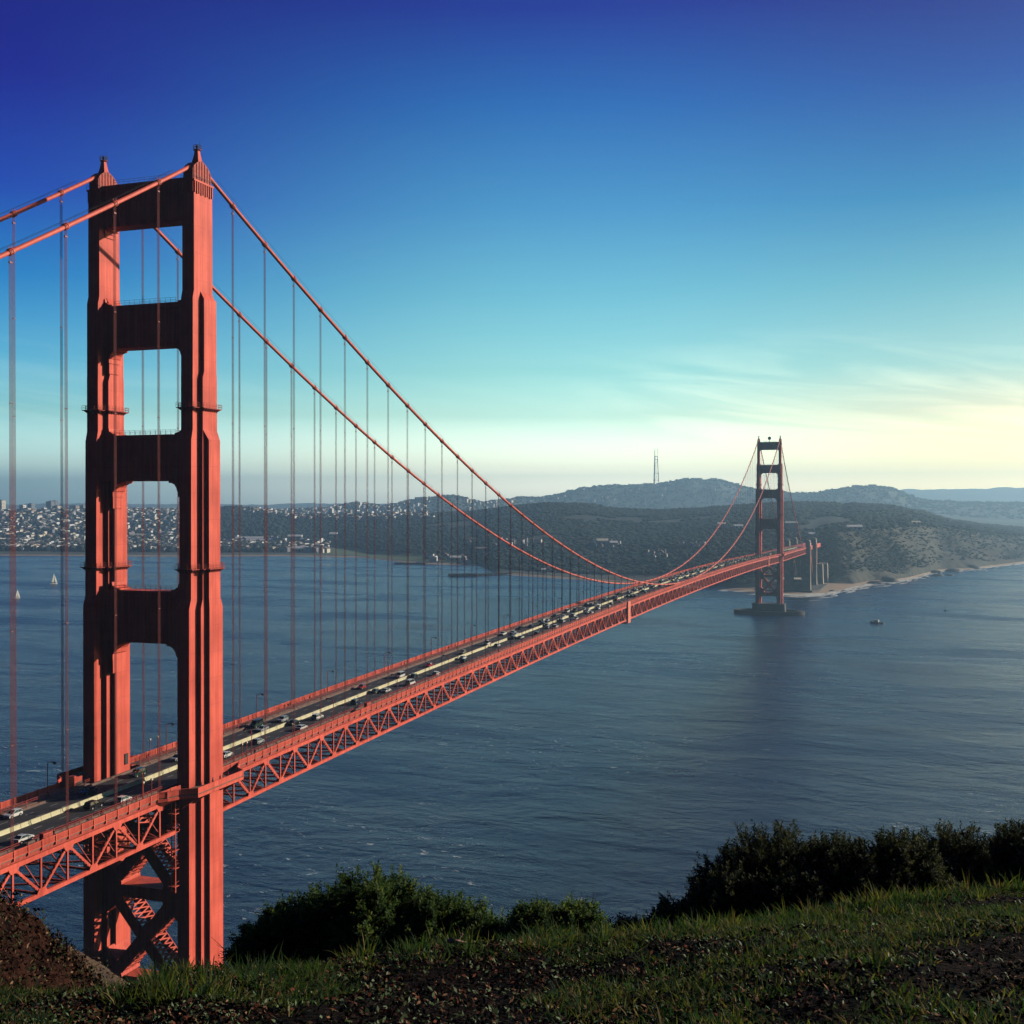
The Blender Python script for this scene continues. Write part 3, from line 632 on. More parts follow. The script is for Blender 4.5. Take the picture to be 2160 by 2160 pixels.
def build_tower():
    tw = empty('tower', (0, 0, 0), 0, bridge)
    for s in (-1, 1):
        q = MB(); q.loft([cross(t[1:], t[0], s*XL) for t in TIERS])
        leg = q.build('leg', ORANGE, tw)
        # saddle housing with ribs, beacon post
        q = MB(); q.prism_x([(-3.75, 222), (-3.75, 224.9), (-2.9, 226.0), (-1.6, 226.9), (0, 227.5), (1.6, 226.9), (2.9, 226.0), (3.75, 224.9), (3.75, 222)], s*XL-1.35, s*XL+1.35)
        for k in range(7):
            y = -3.3+k*1.1; zt_ = np.interp(abs(y), [0, 1.6, 2.9, 3.75], [227.3, 226.7, 225.8, 224.7])
            q.box(s*XL-1.5, s*XL+1.5, y-.14, y+.14, 222.01, zt_)
        q.build('saddle_housing', ORANGE_D, leg)
        q = MB()
        for k in range(9):
            y = -3.5+k*.875
            for sx in (-1, 1): q.box(s*XL+sx*1.78-.13, s*XL+sx*1.78+.13, y-.17, y+.17, 219.2-(.25*(k % 2)), 221.8)
        for k in range(4):
            x = s*XL-1.4+k*.93
            for sy in (-1, 1): q.box(x-.15, x+.15, sy*3.9-.13, sy*3.9+.13, 219.2, 221.8)
        q.box(s*XL-1.95, s*XL+1.95, -4.05, 4.05, 221.81, 222.25); q.build('cornice', ORANGE, leg)
        q = MB()
        for sx in (-1, 1):
            for yy0, yy1 in ((-4, 4),): q.beam((s*XL+sx*1.85, yy0, 223.3), (s*XL+sx*1.85, yy1, 223.3), .07, .07)
            for k in range(7): q.beam((s*XL+sx*1.85, -4+k*1.33, 222.2), (s*XL+sx*1.85, -4+k*1.33, 223.3), .06, .06)
        q.build('top_railing', DARKM, leg)
        q = MB(); q.loft([[(s*XL+a*w, b*w, z) for a, b in ((-1,-1),(1,-1),(1,1),(-1,1))] for w, z in ((.95, 227.2), (.72, 228.2), (.5, 229.6), (.45, 230.2))])
        q.tube([(s*XL, 0, 230.2), (s*XL, 0, 230.32)], .95, 10)
        q.build('beacon_pedestal', ORANGE, leg)
        q = MB()
        for zz in (230.8, 231.35):
            q.tube([(s*XL+.95*math.cos(a), .95*math.sin(a), zz) for a in np.linspace(0, 2*math.pi, 13)], .05, 5, caps=False)
        for k in range(8): a = k*math.pi/4; q.tube([(s*XL+.95*math.cos(a), .95*math.sin(a), 230.3), (s*XL+.95*math.cos(a), .95*math.sin(a), 231.4)], .05, 5)
        q.tube([(s*XL, 0, 230.3), (s*XL, 0, 230.9)], .3, 8); q.tube([(s*XL, 0, 230.9), (s*XL, 0, 231.35)], .38, 8); q.tube([(s*XL+.5, .2, 230.3), (s*XL+.5, .2, 232.6)], .035, 4)
        q.build('beacon', DARKM, leg)
        for zz in (167.6, 128.8):
            st = tier_at(zz); q = MB(); q.loft([cross(st, zz, s*XL, .85), cross(st, zz+.18, s*XL, .85)])
            o_ = q.build('inspection_walkway', ORANGE_D, leg)
            q = MB(); rg = cross(st, zz+1.25, s*XL, .85)
            for h in (1.25, .7):
                rr = cross(st, zz+h, s*XL, .85)
                for i in range(20): q.beam(rr[i], rr[(i+1) % 20], .05, .05)
            for i in range(20):
                a, b = Vector(rg[i]), Vector(rg[(i+1) % 20]); n = max(1, int((b-a).length/1.2))
                for k in range(n):
                    p = a+(b-a)*k/n; q.beam(p, (p.x, p.y, zz+.18), .05, .05)
            r0 = cross(st, zz-.02, s*XL, .82); r1 = cross(st, zz-.02, s*XL, .02)
            for i in range(20):
                a, b = Vector(r0[i]), Vector(r0[(i+1) % 20]); c_, d_ = Vector(r1[i]), Vector(r1[(i+1) % 20]); n = int((b-a).length/1.0)
                for k in range(1, n+1):
                    p = a+(b-a)*(k-.5)/n; w_ = c_+(d_-c_)*(k-.5)/n; t_ = (b-a).normalized()*.14
                    q.add([p-t_, p+t_, w_+t_, w_-t_, w_+t_-Vector((0, 0, .75)), w_-t_-Vector((0, 0, .75))], [(0,1,2,3), (0,3,5), (1,4,2), (0,5,4,1)])
            q.build('walkway_rail', ORANGE_D, leg)
    build_strut('strut', 213.0, 223.3, 12.05, 12.05, 2.3, tw, 0, .28, 0)
    build_strut('strut', 182.9, 193.5, 12.05, 10.98, 2.3, tw, 0, .75, .8)
    build_strut('strut', 150.2, 161.5, 10.98, 9.94, 2.3, tw, 0, .85, .8)
    build_strut('strut', 110.5, 123.3, 9.94, 9.92, 2.5, tw, 0, 1.0, .8)
    build_strut('strut', 23.0, 28.0, 9.92, 9.92, 2.5, tw, 0, .5, 0)
    q = MB(); q.box(-12, 12, -2.0, 2.0, 69.0, 73.8); q.build('deck_strut', ORANGE, tw)
    for zz in (193.5, 161.5, 123.3, 223.3):
        q = MB()
        for y in (-2.1, 2.1):
            for h in (1.15, .6): q.beam((-9, y, zz+h), (9, y, zz+h), .05, .05)
            for k in range(13): q.beam((-9+1.5*k, y, zz), (-9+1.5*k, y, zz+1.15), .05, .05)
        q.build('strut_railing', DARKM, tw)
    def lattice(a, b, w, t, lit=True):
        """laced box girder: solid side plates and a lattice of crossing bars between them"""
        q = MB(); a = Vector(a); b = Vector(b); d = (b-a).normalized(); n = Vector((0, 1, 0)).cross(d).normalized()
        for s in (-1, 1):
            o = Vector((0, s*(t/2-.12), 0)); q.beam(a+o, b+o, w, .24, up=(0, 1, 0)) if False else None
            P4 = [a+o-n*w/2, a+o+n*w/2, b+o+n*w/2, b+o-n*w/2]; q.add([p+Vector((0, -.12, 0)) for p in P4]+[p+Vector((0, .12, 0)) for p in P4], [(0,1,2,3),(7,6,5,4),(0,4,5,1),(1,5,6,2),(2,6,7,3),(3,7,4,0)])
        Ln = (b-a).length; k = max(2, int(Ln/1.3))
        for s in (-1, 1):
            for i in range(k):
                p0 = a+d*(Ln*i/k)+n*s*(w/2-.08); p1 = a+d*(Ln*(i+1)/k)+n*s*(w/2-.08)
                q.beam(p0+Vector((0, -t/2+.2, 0)), p1+Vector((0, t/2-.2, 0)), .34, .12, up=n); q.beam(p0+Vector((0, t/2-.2, 0)), p1+Vector((0, -t/2+.2, 0)), .34, .14, up=n)
        return q
    for z0, z1 in ((50.2, 72.2), (27.5, 48.8)):
        lattice((-9.3, 0, z0), (9.3, 0, z1), 3.0, 6.6).build('cross_brace', ORANGE, tw); lattice((-9.3, 0, z1), (9.3, 0, z0), 2.98, 6.3).build('cross_brace', ORANGE, tw)
    q = MB(); q.box(-10.2, 10.2, -3.5, 3.5, 47.9, 50.9)
    for s in (-1, 1):
        q.prism_y([(s*x, z) for x, z in ((10.3, 43.6), (10.3, 56.4), (7.0, 52.8), (6.0, 51.5), (6.0, 47.3), (7.0, 46.4))], -3.65, 3.65)
        q2 = MB(); q2.prism_y([(s*x, z) for x, z in ((10.3, 28.05), (10.3, 34.8), (6.8, 31.0), (6.0, 28.05))], -3.6, 3.6); q2.build('gusset', ORANGE, tw)
    q.build('horizontal_brace', ORANGE, tw)
    # sidewalk gallery round the outside of each leg and access ladders below it
    z0 = zd(0)
    for s in (-1, 1):
        q = MB(); O = [(8.9, -9), (14.2, -16), (20.4, -9.5), (20.4, 9.5), (14.2, 16), (8.9, 9)]
        out = [(14.2, -16.5), (15.6, -14.8), (17.0, -12), (20.2, -9.5), (20.2, 9.5), (17.0, 12), (15.6, 14.8), (14.2, 16.5)]
        q.loft([[(s*x, y, z0-.55) for x, y in out], [(s*x, y, z0+.32) for x, y in out]]); g_ = q.build('sidewalk_gallery', SIDEW, tw)
        q = MB()
        for i in range(len(out)-1):
            a = Vector((s*out[i][0], out[i][1], 0)); b = Vector((s*out[i+1][0], out[i+1][1], 0))
            q.beam(a+Vector((0, 0, z0+.95)), b+Vector((0, 0, z0+.95)), .12, 1.2); q.beam(a+Vector((0, 0, z0-.3)), b+Vector((0, 0, z0-.3)), .3, .7); q.beam(a+Vector((0, 0, z0+1.62)), b+Vector((0, 0, z0+1.62)), .25, .12)
            q.beam(a+Vector((0, 0, z0-.6)), a+Vector((0, 0, z0+1.7)), .26, .26)
        for y in (-8.5, -4, 4, 8.5): q.add([(s*20, y-.2, z0-.6), (s*20, y+.2, z0-.6), (s*15, y+.2, z0-.6), (s*15, y-.2, z0-.6), (s*15, y+.2, z0-4), (s*15, y-.2, z0-4)], [(0,1,2,3), (0,3,5), (1,4,2), (0,5,4,1)])
        q.build('gallery_parapet', ORANGE, tw)
        for sy, zl in ((-1, 52.5), (1, 58.5)):
            q = MB(); xx = s*12.6; yy = sy*8.4
            for dx in (-.55, .55):
                q.beam((xx+dx, yy, zl), (xx+dx, yy, 74.5), .16, .22); q.beam((xx+dx, yy-sy*1.6, zl+1), (xx+dx, yy-sy*1.6, 74.5), .12, .12)
            for k in range(5):
                zz = zl+1.5+k*4.3
                q.box(xx-1.0, xx+1.0, yy-.8, yy+.8, zz, zz+.15)
                for dx in (-.95, .95): q.beam((xx+dx, yy-.8, zz+1.1), (xx+dx, yy+.8, zz+1.1), .06, .06)
            for k in range(30): zz = zl+.5+k*.7; q.beam((xx-.55, yy, min(zz, 74)), (xx+.55, yy, min(zz, 74)), .07, .07)
            q.build('access_ladder', ORANGE, tw)
    q = MB()      # door and little lobby at the foot of the inner faces
    for s in (-1, 1):
        q.box(s*8.55-.18, s*8.55+.18, 1.5, 2.7, z0+.3, z0+2.9) if False else q.box(min(s*9.88, s*9.7), max(s*9.88, s*9.7), 2.6, 3.8, z0+2.2, z0+4.9)
    q.build('service_door', DARKM, tw)
    return tw
tower = build_tower()
t2 = copy_tree(tower, bridge); t2.location = (0, SPAN, 0)
# warning sphere / beacon at the middle of the far tower top
q = MB(); q.tube([(0, SPAN, 223.3), (0, SPAN, 226)], .3, 8); q.tube([(0, SPAN, 226+2.2+2.2*math.sin(a)) for a in np.linspace(-1.5, 1.5, 9)], 1, 14, rs=[2.2*math.cos(a) for a in np.linspace(-1.5, 1.5, 9)]); q.build('aviation_beacon', DARKM, bridge, smooth=True)
# piers
q = MB(); q.loft([[(x*k, y*k2, z) for x, y in ((-21, -9), (-15, -12), (15, -12), (21, -9), (21, 9), (15, 12), (-15, 12), (-21, 9))] for k, k2, z in ((1.12, 1.2, -5), (1.0, 1.0, 3), (.98, .97, 13.0))])
o = q.build('pier_base', CONC_D, bridge)
q = MB(); q.loft([[(x*k, SPAN+y*k2, z) for x, y in ((-21, -9), (-15, -12), (15, -12), (21, -9), (21, 9), (15, 12), (-15, 12), (-21, 9))] for k, k2, z in ((1.05, 1.1, -5), (1.0, 1.0, 3), (.98, .97, 13.5))])
q.build('pier_base', CONC_D, bridge)
ell = [(math.cos(a), math.sin(a)) for a in np.linspace(0, 2*math.pi, 49)[:-1]]
q = MB(); R0 = [[(45.5*k*c_, SPAN+23.5*k*s_, z) for c_, s_ in ell] for k, z in ((1, -5), (1, 4.6), (.88, 4.6), (.86, -5))]
q.loft(R0, caps=False); q.build('pier_fender', CONC_D, bridge)
# cables, bands
YS = [-345+k*7.62 for k in range(int(345/7.62))]+[0]+[k*7.62 for k in range(1, 168)]+[SPAN]+[SPAN+k*7.62 for k in range(1, 46)]
YS = sorted(set(YS))
HY = [15.24*k for k in range(1, 84)]; HN = [-15.24*k for k in range(1, 22)]; HS = [SPAN+15.24*k for k in range(1, 21)]
ropes = []
for s in (-1, 1):
    q = MB(); q.tube([(s*XL, y, cz(y)) for y in YS], .48, 10); c_ = q.build('main_cable', CABLEM, bridge, smooth=True)
    def band(q, y):
        e = .55; a = Vector((s*XL, y-e, cz(y-e))); b = Vector((s*XL, y+e, cz(y+e)))
        q.tube([a, b], .64, 10); d = (b-a).normalized()
        for t in (-.25, .25): m_ = (a+b)/2+d*t; q.tube([m_-d*.1, m_+d*.1], .74, 10)
        q.beam((s*XL-.35, y, cz(y)+.5), (s*XL-.35, y, cz(y)+1.2), .07, .07); q.beam((s*XL+.35, y, cz(y)+.5), (s*XL+.35, y, cz(y)+1.2), .07, .07)
    rest_b = MB()
    for y in HY+HN+HS:
        if -62 < y < 720: q = MB(); band(q, y); q.build('cable_band', CABLEM, c_)
        else: band(rest_b, y)
    tag(rest_b.build('cable_bands', CABLEM, c_), kind='stuff')
    q = MB()
    for dx in (-.45, .45): q.tube([(s*XL+dx, y, cz(y)+1.25) for y in YS if abs(y) > 4 and abs(y-SPAN) > 4 and y < 0], .035, 4); q.tube([(s*XL+dx, y, cz(y)+1.25) for y in YS if 4 < y < SPAN-4], .035, 4); q.tube([(s*XL+dx, y, cz(y)+1.25) for y in YS if y > SPAN+4], .035, 4)
    q.build('hand_rope', DARKM, c_)
    for y in HY+HN+HS: ropes.append((s, y))
def hanger_mb(q, s, y):
    for dy in (-.24, .24):
        for dx in (-.11, .11):
            q.tube([(s*XL+dx, y+dy, cz(y)-.4), (s*XL+dx, y+dy, zd(y)-.9)], .045, 5)
    q.box(s*XL-.17, s*XL+.17, y-.36, y+.36, cz(y)-2.2, cz(y)-1.9)
    n = int((cz(y)-zd(y))/22)
    for k in range(1, n): zz = zd(y)+k*22; q.box(s*XL-.15, s*XL+.15, y-.34, y+.34, zz, zz+.14)
ropes.sort(key=lambda r: (r[0]*XL-CAM[0])**2+(r[1]-CAM[1])**2)
vis = [r for r in ropes if r[1] > -66]
for s, y in vis[:100]: q = MB(); hanger_mb(q, s, y); q.build('hanger', ROPE, bridge)
q = MB()
for r in ropes:
    if r not in vis[:100]: hanger_mb(q, *r)
tag(q.build('hangers', ROPE, bridge), kind='stuff')

# deck: roadway, markings, sidewalks, trusses
Y0, Y1 = -343.0, SPAN+386
ys = np.arange(Y0, Y1+1, 7.62)
def ribbon(x0, x1, dz, name, M, t=.25, yy=ys, parent=bridge):
    q = MB(); q.loft([[(x0, y, zd(y)+dz-t), (x1, y, zd(y)+dz-t), (x1, y, zd(y)+dz), (x0, y, zd(y)+dz)] for y in yy]); return q.build(name, M, parent)
ribbon(-9.2, 9.2, 0, 'roadway', ASPH)
q = MB()
for x in (-6.1, -3.05, 3.05, 6.1):
    y = -150.0
    while y < 1600:
        q.add([(x-.07, y, zd(y)+.006), (x+.07, y, zd(y)+.006), (x+.07, y+2.4, zd(y+2.4)+.006), (x-.07, y+2.4, zd(y+2.4)+.006)], [(0,1,2,3)]); y += 7.62
for x in (-8.95, 8.95):
    for y in ys[:-1]: q.add([(x-.06, y, zd(y)+.006), (x+.06, y, zd(y)+.006), (x+.06, y+7.62, zd(y+7.62)+.006), (x-.06, y+7.62, zd(y+7.62)+.006)], [(0,1,2,3)])
q.build('lane_markings', WHT, bridge)
yA = [y for y in ys if y < -9]; yB = [y for y in ys if 9 < y < SPAN-9]; yC = [y for y in ys if y > SPAN+9]
yA = list(yA)+[-9.5]; yB = [9.5]+list(yB)+[SPAN-9.5]; yC = [SPAN+9.5]+list(yC)
for s in (-1, 1):
    for yy in (yA, yB, yC): ribbon(min(s*10.6, s*14.1), max(s*10.6, s*14.1), .32, 'sidewalk', SIDEW, .3, yy)
    ribbon(min(s*9.22, s*9.75), max(s*9.22, s*9.75), .42, 'kerb', SIDEW, .55)
    q = MB()      # inner pedestrian rail
    for yy in (yA, yB, yC):
        for h in (1.0, 1.4):
            q.loft([[(s*10.55-.05, y, zd(y)+h), (s*10.55+.05, y, zd(y)+h), (s*10.55+.05, y, zd(y)+h+.09), (s*10.55-.05, y, zd(y)+h+.09)] for y in yy])
        y = yy[0]
        while y < yy[-1] and y < 700: q.box(s*10.55-.06, s*10.55+.06, y-.06, y+.06, zd(y)-.1, zd(y)+1.45); y += 3.81
    q.build('pedestrian_rail', ORANGE_D, bridge)
    q = MB()      # outer railing: close pickets between posts, read as panels
    for yy in (yA, yB, yC):
        xa, xb = s*14.22-.03, s*14.22+.03
        q.loft([[(s*14.22-.10, y, zd(y)+1.55), (s*14.22+.10, y, zd(y)+1.55), (s*14.22+.10, y, zd(y)+1.70), (s*14.22-.10, y, zd(y)+1.70)] for y in yy])
        q.loft([[(s*14.22-.09, y, zd(y)+.35), (s*14.22+.09, y, zd(y)+.35), (s*14.22+.09, y, zd(y)+.50), (s*14.22-.09, y, zd(y)+.50)] for y in yy])
        y = yy[0]; k = 0
        while y < yy[-1]:
            near = y < 140
            q.box(s*14.22-.16, s*14.22+.16, y-.16, y+.16, zd(y)-.3, zd(y)+1.82)
            n = 18 if near else 6; w = .075 if near else .24
            for j in range(1, n): yj = y+3.81*j/n; q.box(xa, xb, yj-w, yj+w, zd(yj)+.48, zd(yj)+1.56)
            y += 3.81
    q.build('outer_railing', ORANGE, bridge)
    q = MB()      # fascia stringer carrying the sidewalk
    for yy in (yA, yB, yC): q.loft([[(s*13.9-.08, y, zd(y)-.75), (s*13.9+.08, y, zd(y)-.75), (s*13.9+.08, y, zd(y)+.05), (s*13.9-.08, y, zd(y)+.05)] for y in yy])
    q.build('fascia', ORANGE_D, bridge)
TD = 7.62
def ztop(y): return zd(y)-1.35
def zbot(y): return zd(y)-1.35-TD-.25
def seg(q, yy, x, zf, w, h):
    q.loft([[(x-w/2, y, zf(y)-h/2), (x+w/2, y, zf(y)-h/2), (x+w/2, y, zf(y)+h/2), (x-w/2, y, zf(y)+h/2)] for y in yy])
dens = []
for s in (1, -1):
    tr = empty('side_truss', (0, 0, 0), 0, bridge); x = s*XL
    q = MB()
    for yy in (yA, yB, yC): seg(q, yy, x, ztop, .75, .95)
    q.build('top_chord', ORANGE, tr)
    q = MB()
    for yy in (yA, yB, yC): seg(q, yy, x, zbot, .7, .85)
    q.build('bottom_chord', ORANGE, tr)
    K = range(-45, 219); items = []
    for k in K:
        y = k*7.62
        if abs(y) < 9 or abs(y-SPAN) < 9 or y > Y1-8: continue
        items.append(('vertical', y, y))
        y2 = y+7.62
        if abs(y2) < 9 or abs(y2-SPAN) < 9: 
            continue
        items.append(('diagonal', y, y2) if k % 2 == 0 else ('diagonal', y2, y))
    items.sort(key=lambda t: abs(t[1]-60) if t[1] > -70 else 9999)
    rest_ = MB(); cnt = {'vertical': 0, 'diagonal': 0}
    for nm, ya, yb in items:
        q = MB(); far = abs(ya) > 330
        a = Vector((x, ya, ztop(ya)-.3)); b = Vector((x, yb, zbot(yb)+.3))
        if nm == 'vertical':
            q.beam(a, b, .34, .42, up=(0, 1, 0))
        elif far: q.beam(a, b, .5, .55, up=(1, 0, 0))
        else:
            for dx in (-.26, .26): q.beam(a+Vector((dx, 0, 0)), b+Vector((dx, 0, 0)), .50, .09, up=(1, 0, 0))
            n = 9; d = b-a
            for j in range(n):
                p0 = a+d*(j/n); p1 = a+d*((j+1)/n)
                q.beam(p0+Vector((-.2, 0, 0)), p1+Vector((.2, 0, 0)), .10, .10)
        if nm == 'vertical' :
            ev = (round(ya/7.62) % 2 == 0)
            zz = ztop(ya) if ev else zbot(ya); sg = -1 if ev else 1       # gusset plates
            for dx in (-.42, .42):
                P5 = [(ya-1.5, zz+sg*.3), (ya+1.5, zz+sg*.3), (ya+.9, zz+sg*1.35), (ya-.9, zz+sg*1.35)]
                q.prism_x(P5, x+dx-.03, x+dx+.03)
        if s == 1 and cnt[nm] < 60 and ya > -70: q.build(nm, ORANGE, tr); cnt[nm] += 1
        else: rest_.add(q.v, q.f)
    tag(rest_.build('web_members', ORANGE, tr), kind='stuff')
q = MB()       # floor beams, stringers and bottom laterals
for k in range(-45, 219):
    y = k*7.62
    if y > Y1-8: continue
    q.beam((-XL, y, zd(y)-1.3), (XL, y, zd(y)-1.3), .3, 1.5)
    if -140 < y < 700:
        q.beam((-XL, y, zbot(y)), (XL, y, zbot(y)), .3, .5)
        if k % 2 == 0: q.beam((-XL, y, zbot(y)), (0, y+7.62, zbot(y)), .35, .35); q.beam((XL, y, zbot(y)), (0, y+7.62, zbot(y)), .35, .35)
        else: q.beam((0, y, zbot(y)), (-XL, y+7.62, zbot(y)), .35, .35); q.beam((0, y, zbot(y)), (XL, y+7.62, zbot(y)), .35, .35)
        for sx in (-1, 1): q.beam((sx*XL, y, zbot(y)+1), (sx*(XL-6), y, zd(y)-1.6), .22, .22)
q.build('floor_beams', ORANGE_D, bridge)
q = MB()
for x in (-7.5, -4.5, -1.5, 1.5, 4.5, 7.5): q.loft([[(x-.15, y, zd(y)-1.0), (x+.15, y, zd(y)-1.0), (x+.15, y, zd(y)-.26), (x-.15, y, zd(y)-.26)] for y in ys])
q.tube([(9.8, y, zd(y)-3.2) for y in ys], .28, 6); q.tube([(-9.8, y, zd(y)-3.2) for y in ys], .22, 6)
q.build('stringers', ORANGE_D, bridge)
# two closed wind panels in the west truss
for yc, hw in ((441.96, 6.5), (1150.6, 5.5)):
    q = MB(); q.box(XL+.5, XL+1.3, yc-hw/2, yc+hw/2, zbot(yc)-1.8, zd(yc)+1.9); q.box(-XL-1, XL+.48, yc-hw/2, yc+hw/2, zbot(yc)-2.2, zbot(yc)-1.75)
    for z in (0, 3, 6, 9): q.box(XL+1.31, XL+1.45, yc-hw/2-.1, yc+hw/2+.1, zbot(yc)-1.8+z, zbot(yc)-1.5+z)
    q.build('expansion_panel', mat('pale_orange_panel', (.80, .20, .12), .7, var=.1), bridge)
# concrete pylons south of the span, north pylon out of frame, arch over the old fort
def pylon(y, hy, zt, base=-3):
    py = empty('concrete_pylon', (0, y, 0), 0, bridge)
    for s in (-1, 1):
        q = MB(); x = s*16.2
        q.loft([[(x+a*w, b*h, z) for a, b in ((-1,-1),(1,-1),(1,1),(-1,1))] for w, h, z in ((5.2, hy+1.5, base), (4.6, hy+.6, 8), (4.0, hy, 55), (3.7, hy-.4, zt-3.5), (3.2, hy-.8, zt-1.5), (2.4, hy-1.2, zt))])
        q.box(x-4.7, x+4.7, -.9, .9, 6, zt-10); q.build('shaft', CONC, py)
        q = MB()
        for k in (-1, 1): q.box(x+k*1.4-.35, x+k*1.4+.35, -hy-.9, -hy-.2, 20, zt-12)
        q.build('pilasters', CONC, py)
    q = MB(); q.box(-11.4, 11.4, -hy+1, hy-1, 58, 65)
    q.box(-13, -6.3, -hy+1.5, hy-1.5, base, 57.9); q.box(6.3, 13, -hy+1.5, hy-1.5, base, 57.9); q.box(-6.29, 6.29, -hy+1.6, hy-1.6, base, 15)
    for k in range(10):
        a0, a1 = math.pi*k/10, math.pi*(k+1)/10; x0, x1 = 6.3*math.cos(a1), 6.3*math.cos(a0)
        q.loft([[(x0, yy, 46+8*math.sin(a1)), (x1, yy, 46+8*math.sin(a0)), (x1, yy, 57.85), (x0, yy, 57.85)] for yy in (-hy+1.6, hy-1.6)]); q.build('portal_wall', CONC, py)
    return py
pylon(1668, 5.0, 84); pylon(1790, 5.0, 84); pylon(-343, 8, 84, 30)
q = MB()
ya, yb = 1676.0, 1784.0
for s in (-1, 1):
    P_ = [(s*XL, ya+(yb-ya)*t, 22+38*(4*t*(1-t))) for t in np.linspace(0, 1, 15)]
    for i in range(14): q.beam(P_[i], P_[i+1], 1.3, 2.0)
    P2_ = [(p[0], p[1], p[2]-4.5) for p in P_]
    for i in range(14): q.beam(P2_[i], P2_[i+1], 1.1, 1.4); q.beam(P_[i], P2_[i+1], .6, .6)
    for p in P_[1:-1]: q.beam(p, (p[0], p[1], zd(p[1])-1), .7, .7)
q.build('fort_arch', ORANGE, bridge)
# viaduct beyond the pylons
q = MB(); q.loft([[(-14, y, zd(y)-6), (14, y, zd(y)-6), (14, y, zd(y)+.9), (-14, y, zd(y)+.9)] for y in (1672, 1790, 1960)])
for y in (1845, 1905): 
    for s in (-1, 1): q.box(s*11-1.5, s*11+1.5, y-1.5, y+1.5, 0, 70)
q.build('approach_viaduct', ORANGE, bridge)
# the brick fort under the arch, sea wall
fort = empty('brick_fort', (0, 1715, 0)); tag(fort, 'old brick fort under the arch between the concrete pylons', 'fort')
q = MB(); q.box(-34, 9, -22, 22, 0, 17); q.build('wall', BRICK, fort)
q = MB(); q.box(-35, 10, -23, 23, 17.01, 18.4); q.build('parapet', CONC, fort)
q = MB()
for k in range(8): q.box(-31+k*5, -29+k*5, -22.3, -22.05, 5, 8); q.box(-31+k*5, -29+k*5, -22.3, -22.05, 11, 14)
q.build('embrasures', DARKM, fort)
sw = empty('sea_wall', (0, 1668, 0)); tag(sw, 'low concrete sea wall round the foot of the pylons', 'wall')
q = MB(); q.loft([[(x, y, z) for x, y in ((-60, -16), (24, -16), (34, 20), (36, 150), (-60, 150))] for z in (-4, 3.2)]); q.build('apron', CONC_D, sw)
for k_, (y_, lab) in enumerate(((1838, 'pale concrete anchorage block nearest the beach pylon'), (1868, 'pale concrete anchorage block behind the nearest one'))):
    a_ = empty('anchorage_block', (20 if y_ < 1850 else 26, y_, 0)); tag(a_, lab, 'anchorage', 'anchorage blocks by the beach')
    q = MB(); q.loft([[(x*k, y*k, z) for x, y in ((-8, -7), (8, -7), (8, 7), (-8, 7))] for k, z in ((1.1, -2), (1, 10), (.92, 33), (.85, 36))]); q.build('block', CONC, a_)
    q = MB(); q.box(-7.2, 7.2, -6.2, 6.2, 36.01, 37); q.build('cap', CONC, a_)

# movable median barrier, one chained wall
mb_ = empty('median_barrier', (0, 0, 0)); tag(mb_, 'long pale yellow concrete barrier chained along the middle of the roadway', 'barrier')
q = MB()
y = -200.0
GAP = [(-30.9, -29.9), (72, 75), (102, 106), (127.5, 131), (155, 159.5), (176.5, 183), (205, 212)]
while y < 1660:
    yb_ = y+2.9
    if not (-30.9 < y < -29.2):
        q.loft([[(x_, yy, zd(yy)+z_) for x_, z_ in ((-.36, .005), (.36, .005), (.30, .30), (.17, .42), (.17, .95), (-.17, .95), (-.17, .42), (-.30, .30))] for yy in (y, yb_)])
    y += 3.0
q.build('wall_units', YEL, mb_)

# ------------------------------------------------------------------ lamps
def make_lamp(name='street_lamp'):
    r = empty(name)
    q = MB(); q.tube([(0, 0, 0), (0, 0, .5), (0, 0, .52), (0, 0, 6.2), (0, -.15, 6.9), (0, -.0, 7.0)], .12, 7, rs=[.2, .2, .11, .09, .08, .07])
    q.build('pole', ORANGE_D, r)
    q = MB(); q.tube([(0, 0, 6.6), (0, .0, 7.1), (-.3, 0, 7.45), (-.9, 0, 7.6), (-1.7, 0, 7.55)], .085, 6); q.build('arm', ORANGE_D, r)
    q = MB(); q.tube([(-1.6, 0, 7.62), (-2.0, 0, 7.5), (-2.5, 0, 7.38)], .2, 8, rs=[.12, .3, .22]); hd = q.build('lamp_head', DARKM, r)
    q = MB(); q.tube([(-2.05, 0, 7.28), (-2.05, 0, 7.1)], .24, 8, rs=[.26, .16]); q.build('lens', LAMPG, hd)
    return r
lamp0 = make_lamp(); first = True; ordn = ['first', 'second', 'third', 'fourth', 'fifth', 'sixth', 'seventh', 'eighth', 'ninth', 'tenth', 'eleventh', 'twelfth', 'thirteenth', 'fourteenth', 'fifteenth', 'sixteenth', 'seventeenth', 'eighteenth', 'nineteenth', 'twentieth', 'twenty-first', 'twenty-second', 'twenty-third', 'twenty-fourth', 'twenty-fifth', 'twenty-sixth', 'twenty-seventh', 'twenty-eighth', 'twenty-ninth', 'thirtieth']
for s in (1, -1):
    nb = nf = 0
    for k in range(-2, 28):
        y = 24.4+45.2*k
        if abs(y) < 10 or abs(y-SPAN) < 12: y += 14
        o = lamp0 if first else copy_tree(lamp0); first = False
        o.location = (s*13.3, y, zd(y)+.3); o.rotation_euler.z = 0 if s == 1 else math.pi
        sidew = 'near' if s == 1 else 'far'
        if y < 0: lab = f'curved street lamp, {sidew} sidewalk, {ordn[nb]} left of the near tower'; nb += 1
        elif y > 1285: lab = f'tiny street lamp on the {sidew} sidewalk beyond the far tower'
        else: lab = f'curved street lamp on the {sidew} sidewalk, {ordn[nf]} past the near tower'; nf += 1
        tag(o, lab, 'street lamp', 'street lamps along the bridge')
